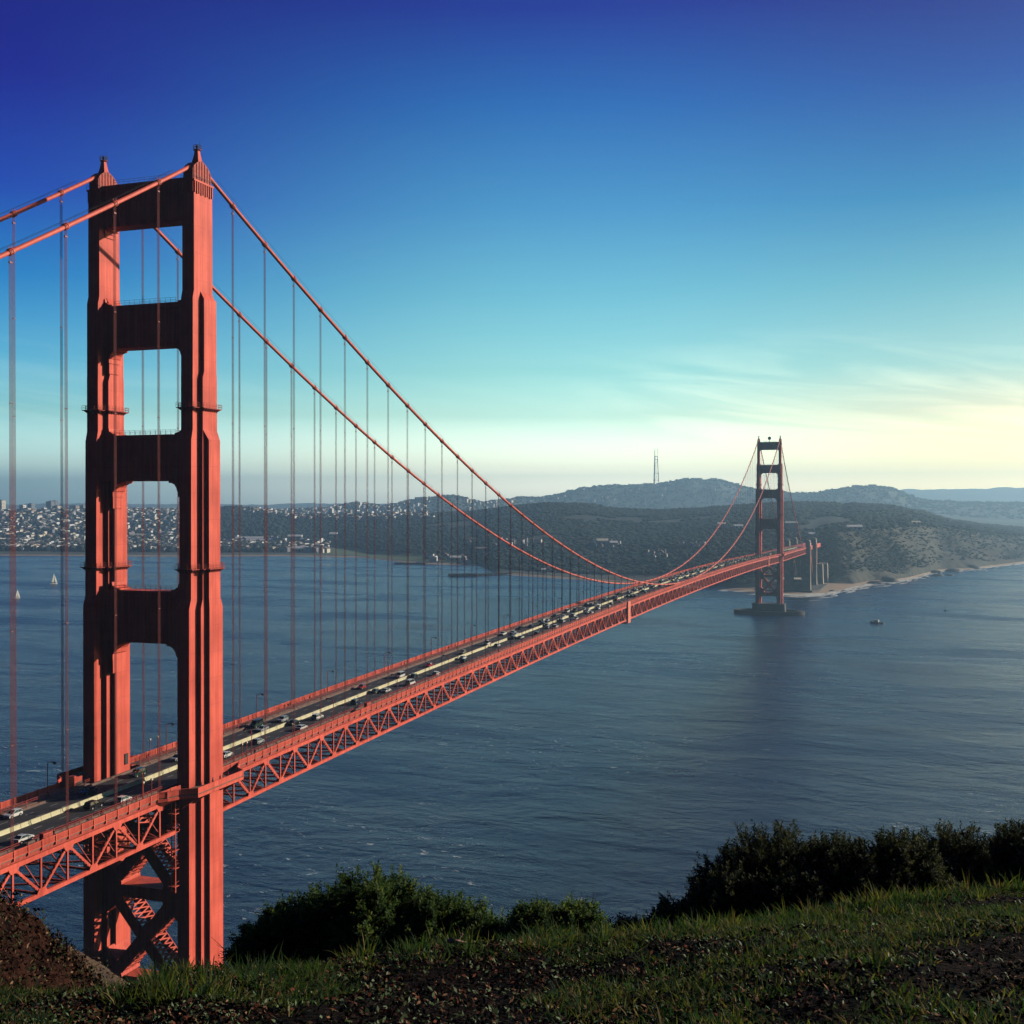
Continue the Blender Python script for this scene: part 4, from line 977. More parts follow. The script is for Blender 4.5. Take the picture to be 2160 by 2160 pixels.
# shorter twin posts beside a few lamps
def make_post():
    r = empty('signal_post'); q = MB(); q.tube([(0, 0, 0), (0, 0, 4.6)], .09, 6); q.build('pole', ORANGE_D, r)
    q = MB(); q.box(-.22, .22, -.22, .22, 4.6, 5.0); q.build('camera_box', LAMPG, r); return r
post0 = make_post(); fp = True
for x, y, lab in ((-13.2, 17.2, 'left short post on the far sidewalk seen through the near tower'), (-13.2, 20.5, 'short post just left of the lamp seen through the near tower'), (13.2, -20.4, 'short post with a pale box right of the near lamp, left of the near tower'), (13.2, -17.4, 'short post with a pale box nearest the near tower on its left'), (13.2, 20.0, 'short post with a pale box just right of the near tower'), (13.2, 22.2, 'short post with a pale box beside the first near lamp past the tower'), (13.2, 45.6, 'lone short post on the near sidewalk between the first two lamps')):
    o = post0 if fp else copy_tree(post0); fp = False; o.location = (x, y, zd(y)+.3); tag(o, lab, 'post', 'short posts on the bridge sidewalk')
def cabinet(x, y, lab):
    r = empty('utility_cabinet', (x, y, zd(y)+.33)); q = MB(); q.box(-.5, .5, -1.3, 1.3, .1, 2.2); q.build('housing', ORANGE, r)
    q = MB(); q.box(-.6, .6, -1.4, 1.4, 2.21, 2.35); q.box(.51, .55, -1.2, -.05, .3, 2.0); q.box(.51, .55, .05, 1.2, .3, 2.0); q.build('doors', ORANGE_D, r); tag(r, lab, 'cabinet', 'orange cabinets on the near sidewalk')
cabinet(13.4, 92, 'square orange cabinet breaking the railing line right of the near tower'); cabinet(13.4, -51.5, 'orange cabinet on the railing at the far left edge of the deck')
cabinet(-12.9, -13.6, 'small orange cabinet by the far leg of the near tower')

# ------------------------------------------------------------------ traffic
PAINTS = {n: mat('car_paint_'+n, c, .25, spec=.6) for n, c in (('white', (.75, .74, .70)), ('silver', (.42, .43, .43)), ('black', (.012, .012, .014)), ('dark_blue', (.015, .03, .08)), ('dark_green', (.02, .05, .035)), ('red', (.45, .02, .015)), ('grey', (.12, .12, .125)), ('tan', (.35, .28, .18)))}
HLM = mat('headlight_glass', (.8, .8, .75), .1); TLM = mat('tail_light', (.35, .01, .01), .2)
SHAPES = {   # profile (y forward, z) of the body, cabin span; length, width
 'hatchback': ([(-2.05, .3), (-2.1, .85), (-1.9, 1.0), (1.0, 1.0), (1.9, .85), (2.1, .6), (2.08, .3)], [(-1.95, 1.0), (-1.6, 1.48), (0.1, 1.5), (1.0, 1.0)], 1.74),
 'sedan': ([(-2.3, .3), (-2.35, .9), (-2.2, 1.0), (1.2, .98), (2.2, .8), (2.35, .55), (2.3, .3)], [(-1.75, 1.0), (-1.1, 1.42), (.25, 1.43), (1.2, .98)], 1.8),
 'estate car': ([(-2.3, .35), (-2.35, 1.0), (-2.2, 1.1), (1.1, 1.1), (2.15, .95), (2.3, .7), (2.25, .35)], [(-2.2, 1.1), (-1.95, 1.72), (.2, 1.75), (1.1, 1.1)], 1.9),
 'van': ([(-2.5, .35), (-2.55, 1.1), (-2.5, 1.25), (1.5, 1.2), (2.4, 1.0), (2.5, .7), (2.45, .35)], [(-2.5, 1.25), (-2.4, 2.1), (.9, 2.1), (1.6, 1.2)], 1.95),
 'pickup truck': ([(-2.7, .4), (-2.75, 1.05), (-2.7, 1.15), (1.2, 1.15), (2.5, 1.05), (2.7, .75), (2.65, .4)], [(-.9, 1.15), (-.75, 1.8), (.5, 1.82), (1.2, 1.15)], 1.95)}
car_cache = {}
def car(kind, paint, simple):
    key = (kind, paint, simple)
    if key in car_cache: return copy_tree(car_cache[key])
    body, cab, W = SHAPES[kind]; name = kind.replace(' ', '_'); h = W/2
    if simple:
        q = MB(); q.prism_x(body, -h, h, 0); c2 = [(y, z) for y, z in cab]
        q.loft([[(-h+.08+(.14 if z > 1.2 else 0), y, z) for y, z in c2], [(h-.08-(.14 if z > 1.2 else 0), y, z) for y, z in c2]], 1)
        t_ = [(cab[1][0], cab[1][1]+.02), (cab[2][0], cab[2][1]+.02)]
        q.add([(-h+.25, t_[0][0], t_[0][1]), (h-.25, t_[0][0], t_[0][1]), (h-.25, t_[1][0], t_[1][1]), (-h+.25, t_[1][0], t_[1][1])], [(0,1,2,3)], 0)
        for y in (body[0][0]+.8, body[-1][0]-.8): q.box(-h-.02, h+.02, y-.32, y+.32, .0, .6, 2)
        o = q.build(name, [PAINTS[paint], GLASS, RUBBER]); car_cache[key] = o; return o
    r = empty(name)
    q = MB(); n = len(body); rings = [[(-h+e, y*(1-f), z) for y, z in body] for e, f in ((0.10, .02), (0, 0))]+[[(h-e, y*(1-f), z) for y, z in body] for e, f in ((0, 0), (0.10, .02))]
    q.loft(rings); rf = [(cab[0], cab[1], cab[2], cab[3])]
    t1, t2_ = cab[1], cab[2]
    q.add([(-h+.24, t1[0], t1[1]), (h-.24, t1[0], t1[1]), (h-.24, t2_[0], t2_[1]), (-h+.24, t2_[0], t2_[1]), (-h+.24, t1[0], t1[1]+.06), (h-.24, t1[0], t1[1]+.06), (h-.24, t2_[0], t2_[1]+.06), (-h+.24, t2_[0], t2_[1]+.06)], [(0,3,2,1),(4,5,6,7),(0,1,5,4),(1,2,6,5),(2,3,7,6),(3,0,4,7)])
    for sx in (-1, 1):
        for y, z, yb, zb in ((cab[0][0], cab[0][1], t1[0], t1[1]), (cab[3][0], cab[3][1], t2_[0], t2_[1]), ((cab[0][0]+cab[3][0])/2, cab[0][1], (t1[0]+t2_[0])/2, t1[1])):
            q.beam((sx*(h-.07), y, z), (sx*(h-.23), yb, zb), .08, .1)
    b_ = q.build('body', PAINTS[paint], r)
    q = MB(); q.loft([[(-(h-.1-(.15 if z > 1.15 else 0)), y, z) for y, z in cab], [((h-.1-(.15 if z > 1.15 else 0)), y, z) for y, z in cab]]); q.build('windows', GLASS, r)
    for y in (body[0][0]+.8, body[-1][0]-.8):
        for sx in (-1, 1):
            q = MB(); q.tube([(sx*(h-.22), y, .33), (sx*(h+.02), y, .33)], .33, 14); w_ = q.build('wheel', RUBBER, r)
            q = MB(); q.tube([(sx*(h+.0), y, .33), (sx*(h+.04), y, .33)], .19, 10); q.build('rim', PAINTS['silver'], w_)
    for sx in (-1, 1):
        q = MB(); y = body[-2][0]; q.box(sx*(h-.38)-.18, sx*(h-.38)+.18, y-.1, y+.03, body[-2][1]-.02, body[-2][1]+.16); q.build('headlight', HLM, r)
        q = MB(); y = body[1][0]; q.box(sx*(h-.28)-.14, sx*(h-.28)+.14, y-.04, y+.1, body[1][1]-.2, body[1][1]+.05); q.build('tail_light', TLM, r)
    car_cache[key] = r; return r
CARS = [(-7.6, -37.7, 'hatchback', 'white', 'white hatchback on the far lanes at the left edge of the deck'), (7.3, -51.0, 'sedan', 'white', 'white sedan in the near lane at the left edge of the deck'),
 (-5.4, -16.4, 'sedan', 'dark_blue', 'dark blue sedan deep in the tower shadow left of the far leg'), (-4.9, 1.3, 'estate car', 'dark_green', 'dark green estate car on the far lanes between the tower legs'),
 (4.3, -26.2, 'estate car', 'black', 'black estate car beside the barrier gap left of the near tower'), (7.5, -19.9, 'hatchback', 'white', 'white hatchback on the near lane just left of the near tower'),
 (-5.2, 18.0, 'hatchback', 'silver', 'silver hatchback peeking through the near tower opening at its right'), (5.1, 25.1, 'sedan', 'white', 'white sedan coming out from behind the near tower on the right'),
 (-3.9, 69.3, 'hatchback', 'silver', 'silver hatchback on the far lanes, third past the near tower'), (-7.4, 60.0, 'van', 'dark_green', 'dark green van by the far kerb just past the near tower'),
 (-2.6, 55.7, 'sedan', 'silver', 'silver sedan hugging the barrier just past the near tower'), (4.9, 41.4, 'hatchback', 'silver', 'silver hatchback on the near lanes by the first lamp past the tower'),
 (4.6, 75.6, 'estate car', 'white', 'white estate car on the near lanes with a long dark shadow'), (7.5, 60.8, 'sedan', 'white', 'white sedan on the near outer lane behind the white estate car'),
 (1.7, 66.5, 'sedan', 'black', 'black sedan hugging the near side of the barrier'), (-6.1, 126.7, 'hatchback', 'red', 'red hatchback on the far lanes left of the white moving van'),
 (4.9, 100.9, 'estate car', 'dark_blue', 'dark blue estate car by the second barrier stretch'), (5.1, 123.3, 'sedan', 'white', 'white sedan just before the pair of white vans'),
 (-2.9, 151.8, 'van', 'white', 'large white van on the far side of the barrier'), (7.3, 138.7, 'van', 'white', 'white van on the near outer lane opposite the large white van'),
 (-2.9, 178.9, 'sedan', 'red', 'small red sedan just past the white vans on the far side'), (7.9, 160.9, 'hatchback', 'white', 'white hatchback on the near outer lane past the white vans'),
 (1.9, 153.9, 'sedan', 'black', 'black sedan tight beside the barrier past the white vans'), (2.7, 201.0, 'sedan', 'white', 'white sedan beside the barrier, near lanes, fifth lamp'),
 (-3.2, 215.5, 'hatchback', 'tan', 'tan hatchback on the far lanes above the fifth lamp'), (2.2, 121.0, 'sedan', 'grey', 'grey sedan close to the barrier below the red hatchback'),
 (6.1, 193.6, 'sedan', 'black', 'black sedan on the near lanes left of the fifth lamp'), (-2.5, 243.2, 'van', 'white', 'white van on the far lanes near the sixth lamp'), (3.5, 239.9, 'hatchback', 'white', 'white hatchback on the near lanes near the sixth lamp')]
for x, y, kd, pt, lab in CARS:
    sl = math.atan((zd(y+2)-zd(y-2))/4); o = car(kd, pt, False); o.location = (x, y, zd(y)+.01); o.rotation_euler = (sl if x > 0 else -sl, 0, math.pi if x < 0 else 0)
    tag(o, lab, kd, 'cars crossing the bridge')
# the queue further out, several lanes deep
far_cars = []
for x in (-7.6, -4.6, -1.9, 1.9, 4.6, 7.6):
    y = 262+random.uniform(0, 25)
    while y < 1640:
        if abs(y-SPAN) > 4: far_cars.append((x+random.uniform(-.2, .2), y))
        dens_ = 34 if y < 540 else (24 if x < 0 else 28) if y < 900 else 17
        y += dens_*random.uniform(.55, 1.5)+3
seen = {}
far_cars.sort(key=lambda c: c[1])
for x, y in far_cars[:285]:
    kd = random.choices(['sedan', 'hatchback', 'estate car', 'van', 'pickup truck'], [4, 3, 3, 1.4, 1])[0]; pt = random.choices(['white', 'silver', 'black', 'dark_blue', 'red', 'grey', 'tan'], [5, 3, 3, 1.5, .8, 2, 1])[0]
    o = car(kd, pt, True); o.location = (x, y, zd(y)+.01); sl = math.atan((zd(y+2)-zd(y-2))/4); o.rotation_euler = (sl if x > 0 else -sl, 0, math.pi if x < 0 else 0)
    zone = 'before mid-span' if y < 520 else 'around mid-span' if y < 800 else 'queue before far tower' if y < 1270 else 'beyond the far tower'
    sd_ = 'far' if x < 0 else 'near'; ln = {7.6: 'outer', 4.6: 'middle', 1.9: 'inner'}[min((7.6, 4.6, 1.9), key=lambda v: abs(v-abs(x)))]
    tag(o, f'tiny {pt.replace("_", " ")} {kd}, {sd_} {ln} lane, {zone}', kd, f'tiny {pt.replace("_", " ")} {kd}s, {sd_} side {ln} lane, {zone}')

# ------------------------------------------------------------------ people on the sidewalks
def person_mesh(shirt, trousers, walk=.35):
    J = {'pel': (0, 0, .95, .15), 'wst': (0, 0, 1.1, .13), 'chs': (0, 0, 1.35, .17), 'nck': (0, 0, 1.5, .065), 'hd0': (0, .01, 1.6, .085), 'hd1': (0, .01, 1.70, .095)}
    pts = [('pel', None)]; P = [J['pel']]; E_ = []
    def a(p, par): P.append(p); E_.append((par, len(P)-1)); return len(P)-1
    w = a(J['wst'], 0); c = a(J['chs'], w); n = a(J['nck'], c); h = a(J['hd0'], n); a(J['hd1'], h)
    for s in (-1, 1):
        hp = a((s*.10, 0, .88, .10), 0); kn = a((s*.11, s*walk*.5, .5, .07), hp); an = a((s*.11, s*walk*.7-.05, .09, .05), kn); a((s*.12, s*walk*.7+.12, .05, .045), an)
        sh = a((s*.19, 0, 1.42, .07), c); el_ = a((s*.25, -s*walk*.3, 1.14, .05), sh); wr = a((s*.25, -s*walk*.5+.1, .90, .038), el_); a((s*.25, -s*walk*.5+.14, .80, .045), wr)
    me = bpy.data.meshes.new('person'); me.from_pydata([p[:3] for p in P], E_, []); o = bpy.data.objects.new('person', me); COL.objects.link(o)
    md = o.modifiers.new('skin', 'SKIN'); sv = me.skin_vertices[0].data
    for i, p in enumerate(P): sv[i].radius = (p[3], p[3]*.8)
    sv[0].use_root = True
    sb = o.modifiers.new('sub', 'SUBSURF'); sb.levels = 1; sb.render_levels = 1
    dg = bpy.context.evaluated_depsgraph_get(); m2 = bpy.data.meshes.new_from_object(o.evaluated_get(dg)); bpy.data.objects.remove(o)
    for q in (trousers, shirt, SKIN): m2.materials.append(q)
    for p in m2.polygons: z = p.center.z; p.material_index = 0 if z < .98 else 1 if (z < 1.5 and not (abs(p.center.x) > .2 and z < .92)) else 2
    return m2
CL = {n: mat('cloth_'+n, c, .9) for n, c in (('red', (.4, .03, .03)), ('navy', (.02, .03, .09)), ('white', (.6, .6, .58)), ('black', (.015, .015, .015)), ('blue', (.06, .14, .35)), ('olive', (.08, .09, .04)))}
pm = {}
def person(x, y, z, rz, shirt, label, trous='navy', group='people walking on the bridge'):
    k = (shirt, trous)
    if k not in pm: pm[k] = person_mesh(CL[shirt], CL[trous])
    o = bpy.data.objects.new('person', pm[k]); COL.objects.link(o); o.location = (x, y, z); o.rotation_euler.z = rz
    tag(o, label, 'person', group)
    q = MB(); q.tube([(0, -.01, 1.66), (0, -.015, 1.74), (0, -.01, 1.81), (0, 0, 1.835)], .1, 8, rs=[.105, .112, .085, .02]); q.build('hair', HAIRM, o); return o
PL = [(-12.2, 84.5, 'red', 'person in a red top in the left walking group on the far sidewalk'), (-11.8, 86.0, 'black', 'person in black beside the red top on the far sidewalk'), (-12.4, 88.2, 'navy', 'person in navy leading the left group on the far sidewalk'),
 (-12.0, 97.0, 'blue', 'person in blue alone on the far sidewalk between the second and third lamps'), (-11.6, 99.5, 'black', 'person in black just behind the blue one on the far sidewalk'), (-12.3, 173.0, 'black', 'person in black on the far sidewalk past the third lamp'), (-11.9, 175.5, 'white', 'person in white on the far sidewalk past the third lamp'), (-12.2, 221.0, 'red', 'person in red on the far sidewalk past the fourth lamp'), (-12.3, 229.0, 'navy', 'person in navy far along the far sidewalk'),
 (-12.4, 15.4, 'black', 'person in black on the far sidewalk seen through the near tower'), (-12.0, 14.2, 'red', 'person in red beside the far leg of the near tower'),
 (18.6, -1.0, 'white', 'person in white at the outer foot of the near leg'), (18.9, 1.5, 'black', 'person in black leaning by the near leg parapet'), (18.4, 5.5, 'red', 'person in red rounding the near leg on the gallery'), (12.3, -48, 'black', 'person in black on the near sidewalk at the left edge'), (12.1, 28.0, 'navy', 'person in navy on the near sidewalk by the first lamp past the tower'), (12.4, 33.5, 'white', 'person in white on the near sidewalk past the first lamp')]
for x, y, c_, lab in PL: person(x, y, zd(y)+.32, random.choice([0, math.pi])+random.uniform(-.3, .3), c_, lab)
# cyclist
bk = empty('bicycle', (11.9, -33.0, zd(-33)+.32)); tag(bk, 'dark bicycle ridden on the near sidewalk left of the near tower', 'bicycle')
for y in (-.52, .52):
    q = MB(); q.tube([(0, y+.34*math.cos(a), .34+.34*math.sin(a)) for a in np.linspace(0, 2*math.pi, 17)], .025, 5, caps=False); q.build('wheel', RUBBER, bk)
q = MB()
for a, b in (((0, -.52, .34), (0, -.1, .3)), ((0, -.1, .3), (0, -.2, .85)), ((0, -.2, .8), (0, .4, .85)), ((0, -.1, .3), (0, .4, .8)), ((0, .4, .95), (0, .52, .34)), ((-.25, .4, .98), (.25, .4, .98)), ((0, -.52, .34), (0, -.2, .8))): q.tube([a, b], .022, 5)
q.build('frame', DARKM, bk); q = MB(); q.box(-.07, .07, -.33, -.08, .86, .92); q.build('saddle', RUBBER, bk)
def rider():
    P = [(0, -.18, .98, .14), (0, -.05, 1.18, .13), (0, .12, 1.38, .15), (0, .2, 1.5, .06), (0, .24, 1.58, .085), (0, .26, 1.68, .09)]; E_ = [(i, i+1) for i in range(5)]
    for s in (-1, 1):
        b = len(P); P += [(s*.1, -.15, .93, .09), (s*.12, .18, .72+.12*s, .065), (s*.12, 0, .35+.12*s, .045), (s*.12, .13, .32+.12*s, .04)]; E_ += [(0, b), (b, b+1), (b+1, b+2), (b+2, b+3)]
        b = len(P); P += [(s*.19, .13, 1.40, .065), (s*.25, .26, 1.2, .045), (s*.22, .40, 1.02, .038)]; E_ += [(2, b), (b, b+1), (b+1, b+2)]
    me = bpy.data.meshes.new('person'); me.from_pydata([p[:3] for p in P], E_, []); o = bpy.data.objects.new('person', me); COL.objects.link(o)
    o.modifiers.new('skin', 'SKIN'); sv = me.skin_vertices[0].data
    for i, p in enumerate(P): sv[i].radius = (p[3], p[3]*.8)
    sv[0].use_root = True; o.modifiers.new('sub', 'SUBSURF').levels = 1
    m2 = bpy.data.meshes.new_from_object(o.evaluated_get(bpy.context.evaluated_depsgraph_get())); bpy.data.objects.remove(o)
    for q in (CL['black'], CL['red'], SKIN): m2.materials.append(q)
    for p in m2.polygons: p.material_index = 0 if p.center.z < 1.02 and abs(p.center.y) < .3 else 1 if p.center.z < 1.5 else 2
    o = bpy.data.objects.new('person', m2); COL.objects.link(o); return o
o = rider(); o.location = (11.9, -33.0, zd(-33)+.32); tag(o, 'person in a red top riding the bicycle left of the near tower', 'person')
q = MB(); q.tube([(0, .25, 1.65), (0, .25, 1.76), (0, .25, 1.82)], .1, 8, rs=[.11, .11, .03]); q.build('helmet', CL['black'], o)

# ------------------------------------------------------------------ boats
SAILM = mat('sail_cloth', (.78, .76, .66), .8); HULLW = mat('white_hull', (.72, .72, .70), .35); HULLD = mat('dark_hull', (.04, .05, .07), .5)
def hull(L_, W_, H_, M, parent):
    q = MB(); R_ = []
    for t in np.linspace(0, 1, 9):
        w = W_/2*(math.sin(math.pi*min(1, (t*.75+.25)))**.6 if t < 1 else 0.04); w = max(w, .04); y = -L_/2+L_*t; R_.append([(-w*.2, y, -.5), (w*.2, y, -.5), (w*.8, y, .1), (w, y, H_*(1+.35*t*t)), (-w, y, H_*(1+.35*t*t)), (-w*.8, y, .1)])
    q.loft(R_); return q.build('hull', M, parent)
def sailboat(x, y, rz, s, label):
    r = empty('sailing_boat', (x, y, 0), rz); r.scale = (s, s, s); tag(r, label, 'sailboat', 'sailing boats on the bay'); hull(12, 3.6, 1.1, HULLW, r)
    q = MB(); q.tube([(0, .8, .9), (0, .8, 17)], .12, 6); q.tube([(0, .8, 2.2), (.4, -4.8, 2.2)], .1, 6); q.build('mast', DARKM, r)
    def sail(a, b, c, name):
        vs = []; fs = []; n = 8
        for i in range(n+1):
            for j in range(n+1-i):
                u, v = i/n, j/n; w = 1-u-v; p = np.array(a)*w+np.array(b)*u+np.array(c)*v; p[0] += 2.6*(u*v+v*w+u*w)*.8; vs.append(tuple(p))
        ix = lambda i, j: sum(n+1-k for k in range(i))+j
        for i in range(n):
            for j in range(n-i):
                fs.append((ix(i, j), ix(i+1, j), ix(i, j+1)))
                if j < n-i-1: fs.append((ix(i+1, j), ix(i+1, j+1), ix(i, j+1)))
        q = MB(); q.add(vs, fs); o = q.build(name, SAILM, r, smooth=True); m = o.modifiers.new('s', 'SOLIDIFY'); m.thickness = .04
    sail((0, .6, 2.4), (.3, -4.6, 2.4), (0, .7, 16.6), 'mainsail'); sail((0, 5.8, 1.4), (.5, 1.0, 2.2), (0, .95, 15.5), 'jib')
    q = MB(); q.prism_x([(-2.5, 1.0), (-2.3, 1.7), (1.2, 1.6), (2, 1.15)], -.9, .9); q.build('cabin', HULLW, r)
sailboat(-1250.3, 1396.5, -0.45, 1.15, 'white sailing boat with full sails on the bay left of the near tower')
sailboat(-1091.5, 1137.6, -0.3, .8, 'smaller pale sailing boat half hidden behind the leftmost hanger')
r = empty('fishing_boat', (136.4, 1200.9, 0), 1.25); tag(r, 'small dark and white motor boat on the water right of the far tower', 'boat'); hull(17, 5, 1.6, HULLD, r)
q = MB(); q.prism_x([(-2, 1.7), (-2, 4.1), (2.6, 4.1), (3.4, 1.9)], -1.6, 1.6); q.box(-1.8, 1.8, -2.2, 3.0, 4.11, 4.3); q.build('cabin', HULLW, r)
q = MB(); q.tube([(0, 0, 4.3), (0, 0, 8)], .12, 6); q.tube([(0, -5, 1.7), (0, -5, 5.5)], .12, 6); q.tube([(0, 0, 7.5), (0, -6, 4.0)], .06, 5); q.build('mast', DARKM, r)
q = MB(); q.box(-1.6, 1.6, 3.35, 3.5, 2.6, 3.6); q.build('windscreen', GLASS, r)
r = empty('channel_buoy', (218, 1395, 0)); tag(r, 'dark channel buoy on the water at far right', 'buoy')
q = MB(); q.tube([(0, 0, -1), (0, 0, 1.2)], 2.2, 14); q.build('float', HULLD, r)
q = MB()
for k in range(4): a = k*math.pi/2; q.tube([(1.3*math.cos(a), 1.3*math.sin(a), 1.2), (.4*math.cos(a), .4*math.sin(a), 5.6)], .14, 5)
q.tube([(0, 0, 5.6), (0, 0, 6.6)], .6, 8); q.build('lantern_frame', DARKM, r)

# ------------------------------------------------------------------ near hillside
vCr = itp({-1500:2140, 0:2112, 250:2088, 400:2060, 560:2050, 780:2012, 1000:1998, 1260:1998, 1400:1985, 1680:1942, 1900:1912, 2160:1884, 3700:1840})
dCr = itp({-1500:6, 400:6.0, 800:7.2, 1300:7.8, 2160:9.5, 3700:10})
US2 = np.arange(-1600, 3800, 11.0)
DS = np.concatenate([np.arange(1.8, 14, .09), np.arange(14, 46, .3), np.geomspace(46, 330, 46)])
UU, DD = np.meshgrid(US2, DS, indexing='ij')
def sdir(u): d = CF+((u-1080)/FPX)*CR; return d
d0x = CF[0]+(UU-1080)/FPX*CR[0]; d0y = CF[1]+(UU-1080)/FPX*CR[1]
PX = CAM[0]+DD*d0x; PY = CAM[1]+DD*d0y
zc_ = CAM[2]+dCr(UU)*(CF[2]-(vCr(UU)-1080)/FPX*CU[2]+(UU-1080)/FPX*CR[2])
def near_z(u, D):
    dc = dCr(u); zc = dc*(CF[2]-(vCr(u)-1080)/FPX*CU[2]); z1 = -1.66
    t = np.clip(D/dc, 0, 1); a = z1+(zc-z1)*np.clip((D-2.0)/(dc-2.0), 0, 1)**1.35
    b = zc-(D-dc)*.46-np.clip(D-dc-5, 0, 1e9)*.17-np.clip(D-60, 0, 1e9)*.15
    return np.where(D < dc, a, b)
Z = near_z(UU, DD)
def ridge(u, D, vt, D0, kf, kb): zt = D0*(CF[2]-(vt(u)-1080)/FPX*CU[2]); return zt-np.where(D < D0, (D0-D)*kf, (D-D0)*kb)
vH1 = itp({-1600:1300, -400:1480, -200:1690, 0:1876, 38:1912, 72:1955, 96:1985, 160:2058, 200:2095, 260:2170, 400:2500, 4000:6000})
vH2 = itp({-1600:1500, -100:1850, 96:1972, 122:1985, 162:2007, 203:2027, 232:2048, 261:2074, 300:2112, 400:2300, 700:3500, 4000:9000})
R1 = ridge(UU, DD, vH1, 21.0, .10, .9); R2 = ridge(UU, DD, vH2, 34.0, .22, .9)
rough = fbm(PX/1.6, PY/1.6, 5, 31); rough2 = fbm(PX*1.3, PY*1.3, 4, 77)
rough3 = fbm(PX*2.2, PY*2.2, 4, 131); R1 = R1+(rough*1.3+rough3*.55)*np.clip((DD-9)/6, 0, 1); R2 = R2+rough*.8+rough3*.25
base = Z+rough*.22*np.clip(DD/4, 0, 1)+rough2*.06+np.where(DD > 14, fbm(PX/18, PY/18, 4, 5)*8*np.clip((DD-14)/40, 0, 1), 0)
Zf = np.maximum(np.maximum(base, R1), R2); which = np.where(Zf == base, 0, np.where(Zf == R1, 1, 2))
Zf = np.maximum(Zf, -6-CAM[2])
VV = np.stack([PX, PY, CAM[2]+Zf], -1); idx = np.arange(UU.size).reshape(UU.shape)
F = np.stack([idx[:-1, :-1], idx[1:, :-1], idx[1:, 1:], idx[:-1, 1:]], -1).reshape(-1, 4); wh = which[:-1, :-1].ravel(); wd = DD[:-1, :-1].ravel()
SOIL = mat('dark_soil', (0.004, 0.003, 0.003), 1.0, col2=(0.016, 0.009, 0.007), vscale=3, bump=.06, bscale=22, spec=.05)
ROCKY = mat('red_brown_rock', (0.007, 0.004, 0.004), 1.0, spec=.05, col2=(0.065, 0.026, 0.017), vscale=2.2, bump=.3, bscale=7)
DIRT = mat('tan_dirt', (0.045, 0.028, 0.016), 0.95, col2=(0.15, 0.09, 0.05), vscale=.8, bump=.1, bscale=5)
SCRUB = mat('cliff_scrub', (0.03, 0.035, 0.018), 0.95, col2=(0.10, 0.08, 0.05), vscale=.12, bump=.8, bscale=1)
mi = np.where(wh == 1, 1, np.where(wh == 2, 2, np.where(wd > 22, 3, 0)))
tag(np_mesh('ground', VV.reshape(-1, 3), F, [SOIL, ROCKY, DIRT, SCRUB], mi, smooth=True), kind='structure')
fl = CF.copy(); fl[2] = 0; fl /= np.linalg.norm(fl); c0 = CAM+np.array([0, 0, -1.72])
g_ = MB(); g_.add([tuple(c0+CR*a+fl*b+np.array([0, 0, -.05*abs(b)])) for a, b in ((-40, -30), (40, -30), (7, 2.3), (-7, 2.3))], [(0, 1, 2, 3)]); tag(g_.build('ground_behind', SOIL), kind='structure')
def gz(u, D):
    i = int(np.clip(round((u-US2[0])/11.0), 0, len(US2)-1)); j = int(np.argmin(np.abs(DS-D))); return VV[i, j]
def gz_many(u, D):
    fi = np.clip((u-US2[0])/11.0, 0, len(US2)-1.001); i = fi.astype(int); j = np.clip(np.searchsorted(DS, D)-1, 0, len(DS)-2)
    a = (fi-i)[:, None]; b = ((D-DS[j])/(DS[j+1]-DS[j]))[:, None]
    return (VV[i, j]*(1-b)+VV[i, j+1]*b)*(1-a)+(VV[i+1, j]*(1-b)+VV[i+1, j+1]*b)*a, which[i, j]

# grass blades: curved three-segment strips
def blades(name, u, D, hmin, hmax, w, mats, mi, lean=.5):
    P, wh = gz_many(u, D); n = len(u); h = rng.uniform(hmin, hmax, n)*rng.uniform(.5, 1, n); a = rng.uniform(0, 2*math.pi, n)
    fd = np.stack([np.cos(a), np.sin(a), 0*a], -1); sd_ = np.stack([-np.sin(a), np.cos(a), 0*a], -1); ln = rng.uniform(.1, lean, n)*h
    rows = []
    for t, ww in ((0, 1), (.4, .85), (.75, .55), (1, .06)):
        c = P+np.stack([0*h, 0*h, h*(t-.25*t*t*rng.uniform(0, 1, n))], -1)+fd*(ln*t*t)[:, None]
        wv = (w*ww*rng.uniform(.7, 1.2, n))[:, None]*sd_*.5; rows += [c-wv, c+wv]
    V_ = np.stack(rows, 1).reshape(-1, 3); b = (np.arange(n)*8)[:, None, None]; q = np.array([[0, 1, 3, 2], [2, 3, 5, 4], [4, 5, 7, 6]])[None]
    o = np_mesh(name, V_, (b+q).reshape(-1, 4), mats, np.repeat(mi, 3)); return o
GR = [leaf('grass_green', (.032, .062, .016)), leaf('grass_yellow_green', (.095, .105, .026)), leaf('grass_blue_green', (.018, .046, .024)), leaf('dry_straw', (.20, .15, .07), .25)]
